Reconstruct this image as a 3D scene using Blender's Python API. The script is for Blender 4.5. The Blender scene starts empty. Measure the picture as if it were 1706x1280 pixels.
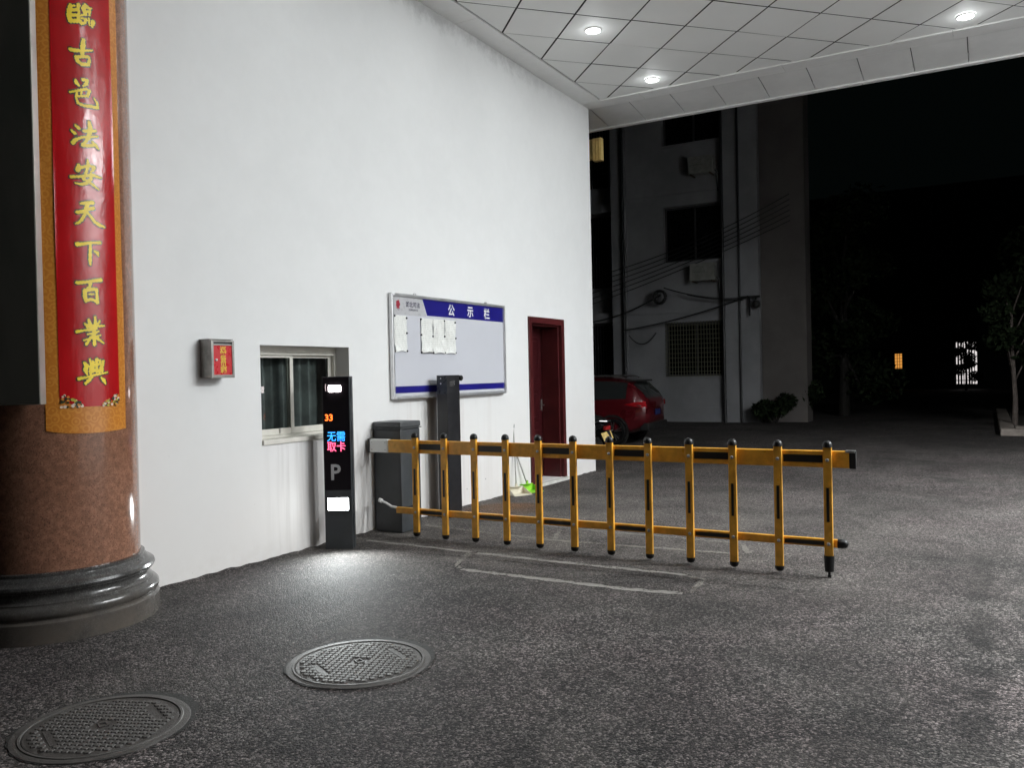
import bpy, bmesh, math, random
from mathutils import Vector, Matrix, noise as nz
import numpy as np

random.seed(7)
sc = bpy.context.scene
COL = sc.collection
R = math.radians
PI = math.pi

# ------------------------------------------------------------------ camera
cam_d = bpy.data.cameras.new('camera')
cam_d.sensor_width = 36.0
cam_d.lens = 29.4836
cam_d.clip_start = 0.05
cam_d.clip_end = 500
cam = bpy.data.objects.new('camera', cam_d)
COL.objects.link(cam)
sc.camera = cam
yaw, pitch, roll = 0.5193037, -0.0112162, -0.0213480
cy, sy = math.cos(yaw), math.sin(yaw)
fwd = Vector((-sy*math.cos(pitch), cy*math.cos(pitch), math.sin(pitch)))
rt0 = Vector((cy, sy, 0)); up0 = rt0.cross(fwd)
rt = math.cos(roll)*rt0 + math.sin(roll)*up0
up = -math.sin(roll)*rt0 + math.cos(roll)*up0
M = Matrix((rt, up, -fwd)).transposed().to_4x4()
M.translation = Vector((0, 0, 1.5))
cam.matrix_world = M

# ------------------------------------------------------------------ world (night sky) and exposure
w = bpy.data.worlds.new('World'); sc.world = w; w.use_nodes = True
bg = w.node_tree.nodes['Background']
bg.inputs[0].default_value = (0.60, 1.0, 0.95, 1)
bg.inputs[1].default_value = 0.0014
sc.view_settings.view_transform = 'Standard'
sc.view_settings.look = 'None'
sc.view_settings.exposure = 0
sc.view_settings.gamma = 1
sc.cycles.use_denoising = True
sc.cycles.max_bounces = 10
sc.cycles.diffuse_bounces = 7
sc.cycles.sample_clamp_indirect = 6.0
sc.cycles.caustics_reflective = False
sc.cycles.caustics_refractive = False

LAMP_W = 4.0        # power of a downlight in the row by the wall
LAMP_C = 25.0        # power of a downlight over the drive
LAMP_F = 500.0       # power of the unseen added row, raised to bounce light onto the ceiling
WX = -5.25           # face of the gatehouse wall
CZ = 5.52            # ceiling height

# ------------------------------------------------------------------ material helpers
class NT:
    def __init__(s, name):
        s.m = bpy.data.materials.new(name); s.m.use_nodes = True
        s.t = s.m.node_tree; s.n = s.t.nodes; s.l = s.t.links
        s.b = s.n['Principled BSDF']; s.out = s.n['Material Output']
        s._pos = None
    def node(s, typ, **kw):
        n = s.n.new(typ)
        for k, v in kw.items():
            if k.startswith('i_'):
                s.put(n.inputs[int(k[2:])], v)
            else: setattr(n, k, v)
        return n
    def put(s, sock, v):
        if hasattr(v, 'is_output') or isinstance(v, bpy.types.NodeSocket): s.l.new(v, sock)
        else: sock.default_value = v
    @property
    def pos(s):
        if s._pos is None: s._pos = s.node('ShaderNodeTexCoord').outputs['Object']
        return s._pos
    def xyz(s, v=None):
        n = s.node('ShaderNodeSeparateXYZ'); s.l.new(v or s.pos, n.inputs[0]); return n.outputs
    def scale(s, vec):
        n = s.node('ShaderNodeMapping'); s.l.new(s.pos, n.inputs[0]); n.inputs['Scale'].default_value = vec; return n.outputs[0]
    def noise(s, scale, detail=4, rough=.55, vec=None, dist=0):
        n = s.node('ShaderNodeTexNoise'); s.l.new(vec or s.pos, n.inputs['Vector'])
        n.inputs['Scale'].default_value = scale; n.inputs['Detail'].default_value = detail
        n.inputs['Roughness'].default_value = rough; n.inputs['Distortion'].default_value = dist
        return n.outputs['Fac']
    def voro(s, scale, feature='F1', vec=None, out='Color'):
        n = s.node('ShaderNodeTexVoronoi', feature=feature); s.l.new(vec or s.pos, n.inputs['Vector'])
        n.inputs['Scale'].default_value = scale; return n.outputs[out]
    def math(s, op, a, b=0.0, c=None, clamp=False):
        n = s.node('ShaderNodeMath', operation=op); n.use_clamp = clamp
        s.put(n.inputs[0], a); s.put(n.inputs[1], b)
        if c is not None: s.put(n.inputs[2], c)
        return n.outputs[0]
    def ramp(s, fac, a, b, va=0.0, vb=1.0, smooth=True):
        n = s.node('ShaderNodeMapRange'); n.interpolation_type = 'SMOOTHSTEP' if smooth else 'LINEAR'
        s.put(n.inputs[0], fac); n.inputs[1].default_value = a; n.inputs[2].default_value = b
        n.inputs[3].default_value = va; n.inputs[4].default_value = vb; return n.outputs[0]
    def mix(s, f, a, b, mode='MIX'):
        n = s.node('ShaderNodeMix', data_type='RGBA', blend_type=mode)
        s.put(n.inputs[0], f)
        for k, v in ((6, a), (7, b)):
            if isinstance(v, tuple): n.inputs[k].default_value = (*v[:3], 1)
            else: s.put(n.inputs[k], v)
        return n.outputs[2]
    def color(s, c):
        if isinstance(c, tuple): s.b.inputs['Base Color'].default_value = (*c[:3], 1)
        else: s.l.new(c, s.b.inputs['Base Color'])
    def set(s, **kw):
        for k, v in kw.items(): s.put(s.b.inputs[{'rough': 'Roughness', 'metal': 'Metallic', 'spec': 'Specular IOR Level', 'coat': 'Coat Weight', 'alpha': 'Alpha', 'trans': 'Transmission Weight'}[k]], v)
    def bump(s, h, strength=.3, dist=.01):
        n = s.node('ShaderNodeBump'); n.inputs['Strength'].default_value = strength; n.inputs['Distance'].default_value = dist
        s.l.new(h, n.inputs['Height']); s.l.new(n.outputs[0], s.b.inputs['Normal'])

MATS = {}
def simple(name, col, rough=.5, metal=0.0, vary=.12, vscale=9.0, bump=0.0, bscale=120, coat=0, spec=.5, even=False):
    if name in MATS: return MATS[name]
    t = NT(name)
    n = t.noise(vscale, 5, .6)
    f = t.ramp(n, .3, .7, 1 - vary, 1 + vary)
    c = t.mix(1.0, col, t.node('ShaderNodeCombineColor', i_0=f, i_1=f, i_2=f).outputs[0], 'MULTIPLY')
    t.color(c)
    t.set(rough=rough if even else t.ramp(t.noise(vscale*2.3, 4), .3, .7, max(.03, rough-.06), min(1, rough+.08)), metal=metal, coat=coat, spec=spec)
    if bump: t.bump(t.noise(bscale, 3), bump, .004)
    MATS[name] = t.m
    return t.m
def emit(name, col, strength):
    if name in MATS: return MATS[name]
    t = NT(name); t.color((.02, .02, .02))
    t.b.inputs['Emission Color'].default_value = (*col, 1); t.b.inputs['Emission Strength'].default_value = strength
    MATS[name] = t.m
    return t.m

# ------------------------------------------------------------------ object helpers
def link(o, parent=None):
    COL.objects.link(o)
    if parent is not None: o.parent = parent
    return o
def tag(o, label, cat, group=None):
    o['label'] = label; o['category'] = cat
    if group: o['group'] = group
    return o
def thing(name, label, cat, loc=(0, 0, 0), rz=0.0, group=None):
    o = bpy.data.objects.new(name, None); link(o)
    o.empty_display_size = .2; o.location = loc; o.rotation_euler = (0, 0, rz)
    return tag(o, label, cat, group)
def copy_tree(o, parent=None):
    c = o.copy(); COL.objects.link(c)
    if parent is not None: c.parent = parent
    for ch in list(o.children): copy_tree(ch, c)
    return c

class MB:
    """collects shapes into one mesh"""
    def __init__(s): s.bm = bmesh.new()
    def box(s, a, b, bevel=0.0, m=None):
        (x0, y0, z0), (x1, y1, z1) = a, b
        t = bmesh.new()
        bmesh.ops.create_cube(t, size=1)
        bmesh.ops.scale(t, vec=(abs(x1-x0), abs(y1-y0), abs(z1-z0)), verts=t.verts)
        if bevel: bmesh.ops.bevel(t, geom=list(t.edges), offset=bevel, segments=2, profile=.6, affect='EDGES')
        bmesh.ops.translate(t, vec=((x0+x1)/2, (y0+y1)/2, (z0+z1)/2), verts=t.verts)
        if m is not None: bmesh.ops.transform(t, matrix=m, verts=t.verts)
        s.join(t); return s
    def join(s, t):
        me = bpy.data.meshes.new('tmp'); t.to_mesh(me); t.free(); s.bm.from_mesh(me); bpy.data.meshes.remove(me)
    def lathe(s, prof, c=(0, 0, 0), seg=32, a0=0.0, a1=2*PI, m=None, cap=False):
        t = bmesh.new(); full = abs(a1-a0-2*PI) < 1e-6; rows = []
        n = seg if full else seg+1
        for r, z in prof:
            rows.append([t.verts.new((c[0]+r*math.cos(a0+(a1-a0)*k/seg), c[1]+r*math.sin(a0+(a1-a0)*k/seg), c[2]+z)) for k in range(n)])
        for i in range(len(rows)-1):
            for k in range(seg):
                k2 = (k+1) % n
                t.faces.new((rows[i][k], rows[i][k2], rows[i+1][k2], rows[i+1][k]))
        if cap:
            t.faces.new(list(reversed(rows[0]))); t.faces.new(rows[-1])
        bmesh.ops.remove_doubles(t, verts=t.verts, dist=1e-6)
        if m is not None: bmesh.ops.transform(t, matrix=m, verts=t.verts)
        s.join(t); return s
    def tube(s, pts, r, seg=8, cap=True):
        pts = [Vector(p) for p in pts]; t = bmesh.new(); rows = []
        rr = r if isinstance(r, (list, tuple)) else [r]*len(pts)
        prev = None
        for i, p in enumerate(pts):
            d = (pts[min(i+1, len(pts)-1)] - pts[max(i-1, 0)]).normalized()
            if prev is None:
                u = d.orthogonal().normalized()
            else:
                u = (prev - d*prev.dot(d)).normalized()
            prev = u; v = d.cross(u)
            rows.append([t.verts.new(p + rr[i]*(u*math.cos(2*PI*k/seg) + v*math.sin(2*PI*k/seg))) for k in range(seg)])
        for i in range(len(rows)-1):
            for k in range(seg): t.faces.new((rows[i][k], rows[i][(k+1) % seg], rows[i+1][(k+1) % seg], rows[i+1][k]))
        if cap: t.faces.new(list(reversed(rows[0]))); t.faces.new(rows[-1])
        s.join(t); return s
    def poly(s, pts, thick=None, m=None):
        """flat polygon (3-D points), optionally extruded by a vector"""
        t = bmesh.new(); f = t.faces.new([t.verts.new(p) for p in pts])
        if thick is not None:
            r = bmesh.ops.extrude_face_region(t, geom=[f])
            bmesh.ops.translate(t, vec=thick, verts=[e for e in r['geom'] if isinstance(e, bmesh.types.BMVert)])
            bmesh.ops.recalc_face_normals(t, faces=t.faces)
        if m is not None: bmesh.ops.transform(t, matrix=m, verts=t.verts)
        s.join(t); return s
    def build(s, name, mat, parent=None, smooth=False, stuff=False, structure=False):
        me = bpy.data.meshes.new(name); s.bm.to_mesh(me); s.bm.free()
        o = bpy.data.objects.new(name, me); link(o, parent)
        if mat is not None: me.materials.append(mat)
        if smooth:
            me.polygons.foreach_set('use_smooth', [True]*len(me.polygons))
            try: me.set_sharp_from_angle(angle=R(38))
            except Exception: pass
        if structure: o['kind'] = 'structure'
        if stuff: o['kind'] = 'stuff'
        return o

def text_mesh(body, size, bold=0.0):
    """text as a mesh centred on its own middle in the local XY plane"""
    cu = bpy.data.curves.new('lettering', 'FONT'); cu.body = body; cu.size = size
    cu.align_x = 'CENTER'; cu.align_y = 'CENTER'; cu.offset = bold; cu.resolution_u = 3
    o = bpy.data.objects.new('lettering', cu); COL.objects.link(o)
    dg = bpy.context.evaluated_depsgraph_get()
    me = bpy.data.meshes.new_from_object(o.evaluated_get(dg))
    bpy.data.objects.remove(o); bpy.data.curves.remove(cu)
    n = len(me.vertices); a = np.empty(n*3); me.vertices.foreach_get('co', a); a = a.reshape(-1, 3)
    mid = (a.max(0)+a.min(0))/2; a -= mid; a[:, 2] = 0
    me.vertices.foreach_set('co', a.ravel()); me.update()
    return me
def put_text(mb, body, size, mtx, bold=0.0, sx=1.0):
    me = text_mesh(body, size, bold); t = bmesh.new(); t.from_mesh(me); bpy.data.meshes.remove(me)
    bmesh.ops.scale(t, vec=(sx, 1, 1), verts=t.verts)
    bmesh.ops.transform(t, matrix=mtx, verts=t.verts); mb.join(t)
def frame(o, x, y):
    """matrix with local x, y axes and origin"""
    x = Vector(x).normalized(); y = Vector(y).normalized(); z = x.cross(y)
    m = Matrix((x, y, z)).transposed().to_4x4(); m.translation = Vector(o); return m
def on_wall(y, z, d): return frame((WX+d, y, z), (0, 1, 0), (0, 0, 1))

# ------------------------------------------------------------------ materials
def asphalt():
    t = NT('asphalt'); x, y, z = t.xyz()
    jit = t.noise(60, 2)
    v1 = t.voro(92); v1 = t.xyz(v1)[0]
    v2 = t.xyz(t.voro(180))[1]
    g = t.math('ADD', t.math('MULTIPLY', v1, .6), t.math('MULTIPLY', v2, .4))
    fine = t.noise(420, 2, .6)
    g = t.math('ADD', g, t.math('MULTIPLY', t.math('SUBTRACT', fine, .5), .5))
    g = t.ramp(g, .15, 1.0, 0, 1, smooth=False)
    g = t.math('ADD', .09, t.math('MULTIPLY', t.math('POWER', g, 2.8), 5.4))
    big = t.math('MULTIPLY', t.ramp(t.noise(.8, 6, .62, dist=.4), .3, .72, .62, 1.32), t.ramp(t.noise(.30, 3, .55, dist=.3), .33, .66, .72, 1.2))
    mid = t.ramp(t.noise(7, 6, .65), .3, .7, .76, 1.22)
    val = t.math('MULTIPLY', t.math('MULTIPLY', g, big), mid)
    # ground darker in a ragged strip along the near part of the wall
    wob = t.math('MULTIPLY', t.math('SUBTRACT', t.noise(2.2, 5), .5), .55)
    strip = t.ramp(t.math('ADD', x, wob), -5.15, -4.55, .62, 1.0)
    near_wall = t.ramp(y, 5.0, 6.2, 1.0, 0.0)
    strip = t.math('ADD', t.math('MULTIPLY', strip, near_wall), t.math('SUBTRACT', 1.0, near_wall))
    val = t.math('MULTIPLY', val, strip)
    # tar seam and scraped lane to the right
    seam = t.math('ADD', x, t.math('MULTIPLY', t.math('SUBTRACT', t.noise(3.5, 6, .7), .5), .25))
    ys = t.ramp(y, 8.2, 7.4, 0, 1)
    dark = t.math('MULTIPLY', t.math('MULTIPLY', t.ramp(seam, -.19, -.1), t.ramp(seam, .02, -.04)), t.ramp(t.noise(4, 4), .35, .55))
    scrape = t.math('MULTIPLY', t.ramp(seam, -.02, .06), t.ramp(t.noise(2.6, 6, .65, vec=t.scale((1.3, .7, 1)), dist=.6), .42, .6, -.42, .55))
    val = t.math('MULTIPLY', val, t.math('SUBTRACT', 1.0, t.math('MULTIPLY', t.math('MULTIPLY', dark, ys), .6)))
    val = t.math('MULTIPLY', val, t.math('ADD', 1.0, t.math('MULTIPLY', scrape, ys)))
    # cement dust spread over the tar around the barrier foot
    dust = t.math('MULTIPLY', t.math('MULTIPLY', t.ramp(t.math('ADD', y, wob), 4.7, 6.1), t.ramp(y, 12.5, 8.0)), t.ramp(t.math('ADD', x, wob), .6, -2.8, .25, 1))
    dust = t.math('MULTIPLY', dust, t.ramp(t.noise(1.6, 6, .65, dist=.5), .30, .66, .12, 1))
    film = t.math('MULTIPLY', t.ramp(t.noise(1.25, 7, .7, dist=.8), .44, .72), .45)
    dust = t.math('MAXIMUM', dust, film)
    # oil drips and pale flecks
    oil = t.math('MULTIPLY', t.ramp(t.voro(1.7, out='Distance'), .14, .03), t.ramp(t.noise(9, 5, .7), .42, .6))
    val = t.math('MULTIPLY', val, t.math('SUBTRACT', 1.0, t.math('MULTIPLY', oil, .55)))
    track = t.math('MULTIPLY', t.ramp(t.noise(1.0, 5, .6, vec=t.scale((1.5, .12, 1))), .5, .7), .24)
    val = t.math('MULTIPLY', val, t.math('SUBTRACT', 1.0, track))
    fleck = t.ramp(t.voro(3.1, out='Distance'), .034, .022)
    tint = t.mix(t.ramp(t.noise(1.3, 3), .35, .65), (1.03, .985, 1.0), (.97, 1.0, .985))
    base = t.mix(1.0, t.node('ShaderNodeCombineColor', i_0=t.math('MULTIPLY', val, .056), i_1=t.math('MULTIPLY', val, .0492), i_2=t.math('MULTIPLY', val, .0475)).outputs[0], tint, 'MULTIPLY')
    dv = t.math('ADD', .62, t.math('MULTIPLY', g, .38))
    dc = t.mix(1.0, (.118, .107, .098), t.node('ShaderNodeCombineColor', i_0=dv, i_1=dv, i_2=dv).outputs[0], 'MULTIPLY')
    t.color(t.mix(t.math('MULTIPLY', fleck, .75), t.mix(t.math('MULTIPLY', dust, .78), base, dc), (.34, .33, .30)))
    t.set(rough=t.ramp(t.noise(90, 3), .3, .7, .72, .95), spec=.28)
    d1 = t.voro(92, out='Distance'); d2 = t.voro(180, out='Distance')
    h = t.math('ADD', t.math('MULTIPLY', d1, -1.0), t.math('MULTIPLY', d2, -.6))
    h = t.math('ADD', h, t.math('MULTIPLY', t.noise(14, 4), .8))
    t.bump(h, .6, .006)
    return t.m
def wall_paint():
    t = NT('white_wall_paint'); x, y, z = t.xyz()
    n1 = t.noise(.9, 6, .6, dist=.3); n2 = t.noise(6, 6, .65)
    f = t.math('ADD', t.ramp(n1, .3, .7, .975, 1.01), t.ramp(n2, .3, .75, -.012, .012))
    base = t.mix(1.0, (.795, .80, .80), t.node('ShaderNodeCombineColor', i_0=f, i_1=f, i_2=f).outputs[0], 'MULTIPLY')
    # splash dirt at the foot
    foot = t.math('MULTIPLY', t.ramp(t.math('ADD', z, t.math('MULTIPLY', t.noise(4, 6, .7), -.30)), .12, -.2), t.ramp(t.noise(13, 5, .7), .3, .7))
    base = t.mix(t.math('MULTIPLY', foot, .6), base, (.42, .36, .31))
    base = t.mix(t.ramp(t.math('ADD', z, t.math('MULTIPLY', t.noise(1.4, 4), .8)), 2.1, .5, 0, .8), base, (.775, .745, .725))   # slightly warmer and darker towards the foot of the wall
    # scuffs
    sc1 = t.ramp(t.noise(7, 7, .75, dist=1.2, vec=t.scale((1, 1, .55))), .655, .74)
    low = t.ramp(z, 1.1, .15)
    base = t.mix(t.math('MULTIPLY', t.math('MULTIPLY', sc1, low), .6), base, (.22, .2, .18))
    spots = t.math('MULTIPLY', t.ramp(t.voro(6.5, out='Distance'), .085, .03), t.ramp(t.noise(3.3, 2), .52, .62))
    base = t.mix(t.math('MULTIPLY', t.math('MULTIPLY', spots, low), .7), base, (.12, .11, .1))
    # rain streaks under the window and behind the cabinet
    st = t.ramp(t.noise(11, 3, .6, vec=t.scale((1, 1, .045))), .46, .68)
    ym = t.math('MULTIPLY', t.ramp(y, 4.95, 5.25), t.ramp(y, 6.75, 6.5))
    zm = t.math('MULTIPLY', t.ramp(z, 1.02, .92), t.ramp(z, .0, .35, .45, 1))
    base = t.mix(t.math('MULTIPLY', t.math('MULTIPLY', st, ym), t.math('MULTIPLY', zm, .28)), base, (.38, .35, .33))
    zb = t.math('MULTIPLY', t.ramp(z, 1.3, 1.22), t.math('MULTIPLY', t.ramp(y, 6.7, 6.8), t.ramp(y, 9.0, 8.4)))
    base = t.mix(t.math('MULTIPLY', t.math('MULTIPLY', st, zb), .16), base, (.45, .4, .37))
    # mould creeping down from the ceiling joint
    mo = t.math('MULTIPLY', t.ramp(t.math('ADD', z, t.math('MULTIPLY', t.math('SUBTRACT', t.noise(3.2, 6, .72), .5), .55)), 5.28, 5.56), t.ramp(y, 11.0, 9.0, .35, 1))
    base = t.mix(t.math('MULTIPLY', mo, .5), base, (.2, .2, .19))
    t.color(base); t.set(rough=.62, spec=.35)
    t.bump(t.math('ADD', t.noise(2.2, 3), t.math('MULTIPLY', t.noise(45, 5), .05)), .16, .03)
    return t.m
def granite(name, a, b, c, rough=.12, grime=False):
    t = NT(name)
    n = t.noise(115, 3, .7); v = t.xyz(t.voro(210))[0]
    f = t.mix(t.ramp(n, .38, .62), a, b)
    f = t.mix(t.ramp(v, .82, .90, 0, .9), f, c)
    mott = t.ramp(t.noise(26, 5, .7), .36, .66, .74, 1.14); f = t.mix(1.0, f, t.node('ShaderNodeCombineColor', i_0=mott, i_1=mott, i_2=mott).outputs[0], 'MULTIPLY')
    if grime:
        z = t.xyz()[2]; f = t.mix(t.math('MULTIPLY', t.ramp(t.math('ADD', z, t.math('MULTIPLY', t.noise(7, 6, .7), -.22)), .18, -.08), t.ramp(t.noise(3, 5, .65), .34, .62, .25, .9)), f, (.135, .112, .092))
    f = t.mix(t.ramp(t.noise(2.5, 5, .6), .3, .75, 0, .35), f, tuple(q*.6 for q in a))
    t.color(f); t.set(rough=t.ramp(t.noise(5, 5), .3, .7, rough, rough+.1), spec=.5)
    return t.m

M_ASPH = asphalt()
M_WALL = wall_paint()
M_GRAN = granite('red_granite', (.25, .118, .074), (.30, .152, .098), (.13, .062, .042), .08)
M_BASE = granite('dark_granite', (.052, .050, .049), (.075, .073, .071), (.12, .117, .113), .15, True)
M_TILE = simple('ceiling_panel_white', (.88, .885, .87), .5, vary=.02, vscale=1.2, even=True, spec=.3)
M_TRIM = simple('ceiling_trim_white', (.88, .88, .87), .38, vary=.02)
M_GAP = simple('dark_gap', (.025, .025, .025), .8)
M_ALU = simple('aluminium', (.62, .62, .62), .32, 1.0, vary=.08)
M_STEEL = simple('brushed_steel', (.50, .49, .47), .34, 1.0, vary=.1, vscale=30)
M_CREAM = simple('cream_window_frame', (.66, .64, .58), .4, vary=.06)
M_GREY = simple('grey_powder_coat', (.040, .044, .048), .42, vary=.15, vscale=5, bump=.06, bscale=400)
M_DARK = simple('dark_powder_coat', (.012, .012, .014), .38, vary=.15, vscale=5, bump=.06, bscale=400)
M_BLACK = simple('black_plastic', (.013, .013, .013), .35)
M_RUBBER = simple('black_rubber', (.007, .007, .007), .38, spec=.35, even=True)
M_YEL = simple('orange_yellow_paint', (.74, .365, .042), .33, vary=.14, vscale=13)
M_WHITEP = simple('white_plastic', (.78, .78, .76), .4, vary=.05)
M_DOOR = simple('dark_red_paint', (.034, .0045, .006), .30, vary=.15, vscale=3, even=True)
M_FRAME = simple('dark_red_frame_paint', (.068, .011, .012), .34, vary=.2, vscale=4, even=True)
def iron(name, a, b):
    t = NT(name); n = t.noise(11, 6, .7); f = t.noise(190, 3, .6)
    c = t.mix(t.ramp(n, .35, .68), a, b); c = t.mix(t.ramp(f, .5, .75, 0, .6), c, (.11, .10, .09))
    zz_ = t.xyz()[2]; c = t.mix(t.ramp(zz_, .0075, .0122, 0, .55), c, (.092, .086, .080))
    t.color(c); t.set(rough=.6, metal=0.0, spec=.4); t.bump(t.math('ADD', f, t.noise(60, 3)), .45, .004); return t.m
M_IRON = iron('cast_iron', (.040, .036, .034), (.070, .063, .058))
M_IRONRIM = iron('cast_iron_rim', (.060, .055, .052), (.085, .079, .074))
def clear_pane():
    t = NT('window_pane_glass'); tr = t.node('ShaderNodeBsdfTransparent'); tr.inputs[0].default_value = (.62, .66, .64, 1)
    gl = t.node('ShaderNodeBsdfGlossy'); gl.inputs['Roughness'].default_value = .03
    fr = t.node('ShaderNodeFresnel'); fr.inputs[0].default_value = 1.5
    mx = t.node('ShaderNodeMixShader'); t.l.new(fr.outputs[0], mx.inputs[0]); t.l.new(tr.outputs[0], mx.inputs[1]); t.l.new(gl.outputs[0], mx.inputs[2])
    t.l.new(mx.outputs[0], t.out.inputs[0]); return t.m
M_PANE = clear_pane()
def glass_dark():
    t = NT('dark_window_glass'); t.color((.016, .018, .018)); t.set(rough=.04, spec=.6); return t.m
M_GLASS = glass_dark()
M_NIGHTWIN = simple('unlit_window', (.006, .006, .007), .25, spec=.12)

# ------------------------------------------------------------------ ground
g = MB(); g.poly([(-70, -40, 0), (70, -40, 0), (70, 90, 0), (-70, 90, 0)])
g.build('ground', M_ASPH, structure=True)
# the sky is the world background; nothing else stands for it

def sealant_mat(name, col, cov, opac=1.0):
    t = NT(name)
    f = t.ramp(t.noise(260, 3, .6), .25, .75, .7, 1.3)
    t.color(t.mix(1.0, col, t.node('ShaderNodeCombineColor', i_0=f, i_1=f, i_2=f).outputs[0], 'MULTIPLY'))
    a = t.ramp(t.math('ADD', t.math('MULTIPLY', t.noise(38, 5, .75), .65), t.math('MULTIPLY', t.noise(2.6, 4), .35)), .5-cov, .62-cov*.5)
    t.set(rough=.85, alpha=t.math('MULTIPLY', a, opac), spec=.2); return t.m
M_SEAL = sealant_mat('cement_sealant', (.27, .255, .235), .20, .85)
M_SEAL2 = sealant_mat('faint_cement_sealant', (.22, .205, .185), .18, .75)
M_RUST = sealant_mat('rusty_stain', (.24, .12, .055), .10, .6)
M_TAR = sealant_mat('tar_crack', (.012, .012, .012), .05)
def strip(mb, pts, wid, z=.004):
    """ragged flat band along a polyline on the ground"""
    for (a, b) in zip(pts[:-1], pts[1:]):
        a, b = Vector((*a, z)), Vector((*b, z)); d = b-a; L = d.length; d.normalize(); nrm = Vector((-d.y, d.x, 0))
        n = max(2, int(L/.045)); l, r = [], []
        for k in range(n+1):
            p = a + d*(L*k/n)
            l.append(mb.bm.verts.new(p + nrm*wid*(.5+random.uniform(-.2, .22))))
            r.append(mb.bm.verts.new(p - nrm*wid*(.5+random.uniform(-.2, .22))))
        for k in range(n): mb.bm.faces.new((r[k], r[k+1], l[k+1], l[k]))
    return mb
s = MB()
strip(s, [(-5.0, 6.0), (-4.2, 5.98), (-3.84, 5.955)], .05)
strip(s, [(-3.78, 5.95), (-2.64, 5.93), (-1.95, 5.945)], .06)
strip(s, [(-3.57, 5.40), (-2.23, 5.38), (-1.82, 5.43)], .065)
s.build('loop_sealant', M_SEAL, structure=True)
s = MB()
strip(s, [(-3.83, 5.92), (-3.70, 5.53), (-3.60, 5.42)], .04)
strip(s, [(-1.93, 5.92), (-1.80, 5.86), (-1.78, 5.47)], .04)
strip(s, [(-5.0, 6.86), (-3.54, 6.70), (-2.91, 6.72), (-1.80, 6.80)], .06)
strip(s, [(-4.6, 7.40), (-3.22, 7.25), (-1.92, 7.22)], .05)
strip(s, [(-1.86, 7.18), (-1.74, 6.86)], .05)
strip(s, [(-3.62, 7.2), (-3.45, 6.76)], .05)
s.build('loop_sealant', M_SEAL2, structure=True)
s = MB()
strip(s, [(-3.80, 6.00), (-3.74, 5.80)], .014, .006)
strip(s, [(-3.70, 5.62), (-3.60, 5.30)], .014, .006)
strip(s, [(-2.02, 5.99), (-1.80, 5.84)], .014, .006)
strip(s, [(-1.84, 5.84), (-1.84, 5.46)], .012, .006)
strip(s, [(-4.4, 5.72), (-3.9, 5.78), (-2.4, 5.80), (-1.0, 5.84)], .022, .005)
s.build('tar_cracks', M_TAR, structure=True)
s = MB(); pts = []
for k in range(26):
    a = 2*PI*k/26; pts.append((-4.72+.42*math.cos(a)*(1+random.uniform(-.12, .12)), 7.98+.52*math.sin(a)*(1+random.uniform(-.12, .12)), .0045))
s.poly(pts); s.build('rust_stain', M_RUST, structure=True)
s = MB(); prev = None
for k in range(171):
    y_ = 3.7 + k*.0468; h_ = max(.004, .012+.018*nz.noise(Vector((y_*2.1, 3, 0)))+.012*nz.noise(Vector((y_*9, 7, 0)))) if not 9.6 < y_ < 10.7 else .004
    d_ = .05+.04*nz.noise(Vector((y_*3.1, 11, 0)))
    row = [s.bm.verts.new((WX-.01, y_, h_)), s.bm.verts.new((WX+.012, y_, h_*.9)), s.bm.verts.new((WX+.03+d_*.4, y_, h_*.35+.002)), s.bm.verts.new((WX+.05+d_, y_, -.004))]
    if prev:
        for q in range(3): s.bm.faces.new((prev[q+1], row[q+1], row[q], prev[q]))
    prev = row
s.build('asphalt_lip', M_ASPH, smooth=True, structure=True)
# kerb stones of the planting bed on the far right
M_STONE = simple('kerb_stone', (.24, .205, .18), .7, vary=.2, vscale=4, bump=.3, bscale=60)
M_SOIL = simple('bed_soil', (.03, .024, .018), .9, bump=.5, bscale=40)

# ------------------------------------------------------------------ gatehouse (white wall, window, door)
Y0, Y1 = 3.2, 11.70
WIN = (4.995, 6.10, .985, 1.79); DOOR = (9.64, 10.66, .045, 2.25)
gh = thing('gatehouse', 'white plastered gatehouse with a sliding window and a dark red door', 'building', (WX-1.9, 7.4, 0))
gh_off = Vector((-(WX-1.9), -7.4, 0))
def part(mb, name, mat, parent, root_off=None, **kw):
    """builds a part given in world coordinates under an unrotated thing"""
    o = mb.build(name, mat, parent, **kw)
    p = parent
    off = Vector((0, 0, 0))
    while p is not None: off += p.location; p = p.parent
    o.location = -off
    return o
wb = MB()
ys = sorted({Y0, Y1, WIN[0], WIN[1], DOOR[0], DOOR[1]}); zs = sorted({0.0-.05, CZ+.25, WIN[2], WIN[3], DOOR[2], DOOR[3]})
def hole(y, z): return any(q[0] < y < q[1] and q[2] < z < q[3] for q in (WIN, DOOR))
for a, b in zip(ys[:-1], ys[1:]):
    for c_, d_ in zip(zs[:-1], zs[1:]):
        if hole((a+b)/2, (c_+d_)/2): continue
        f = wb.bm.faces.new([wb.bm.verts.new(p) for p in ((WX, a, c_), (WX, b, c_), (WX, b, d_), (WX, a, d_))])
bmesh.ops.remove_doubles(wb.bm, verts=wb.bm.verts, dist=1e-5)
for (a, b, c_, d_), dep in ((WIN, .24), (DOOR, .40)):
    for q in (((a, c_), (b, c_)), ((b, c_), (b, d_)), ((b, d_), (a, d_)), ((a, d_), (a, c_))):
        (ya, za), (yb, zb) = q
        wb.bm.faces.new([wb.bm.verts.new(p) for p in ((WX, ya, za), (WX-dep, ya, za), (WX-dep, yb, zb), (WX, yb, zb))])
XB = WX-3.8; zt = CZ+.25
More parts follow.
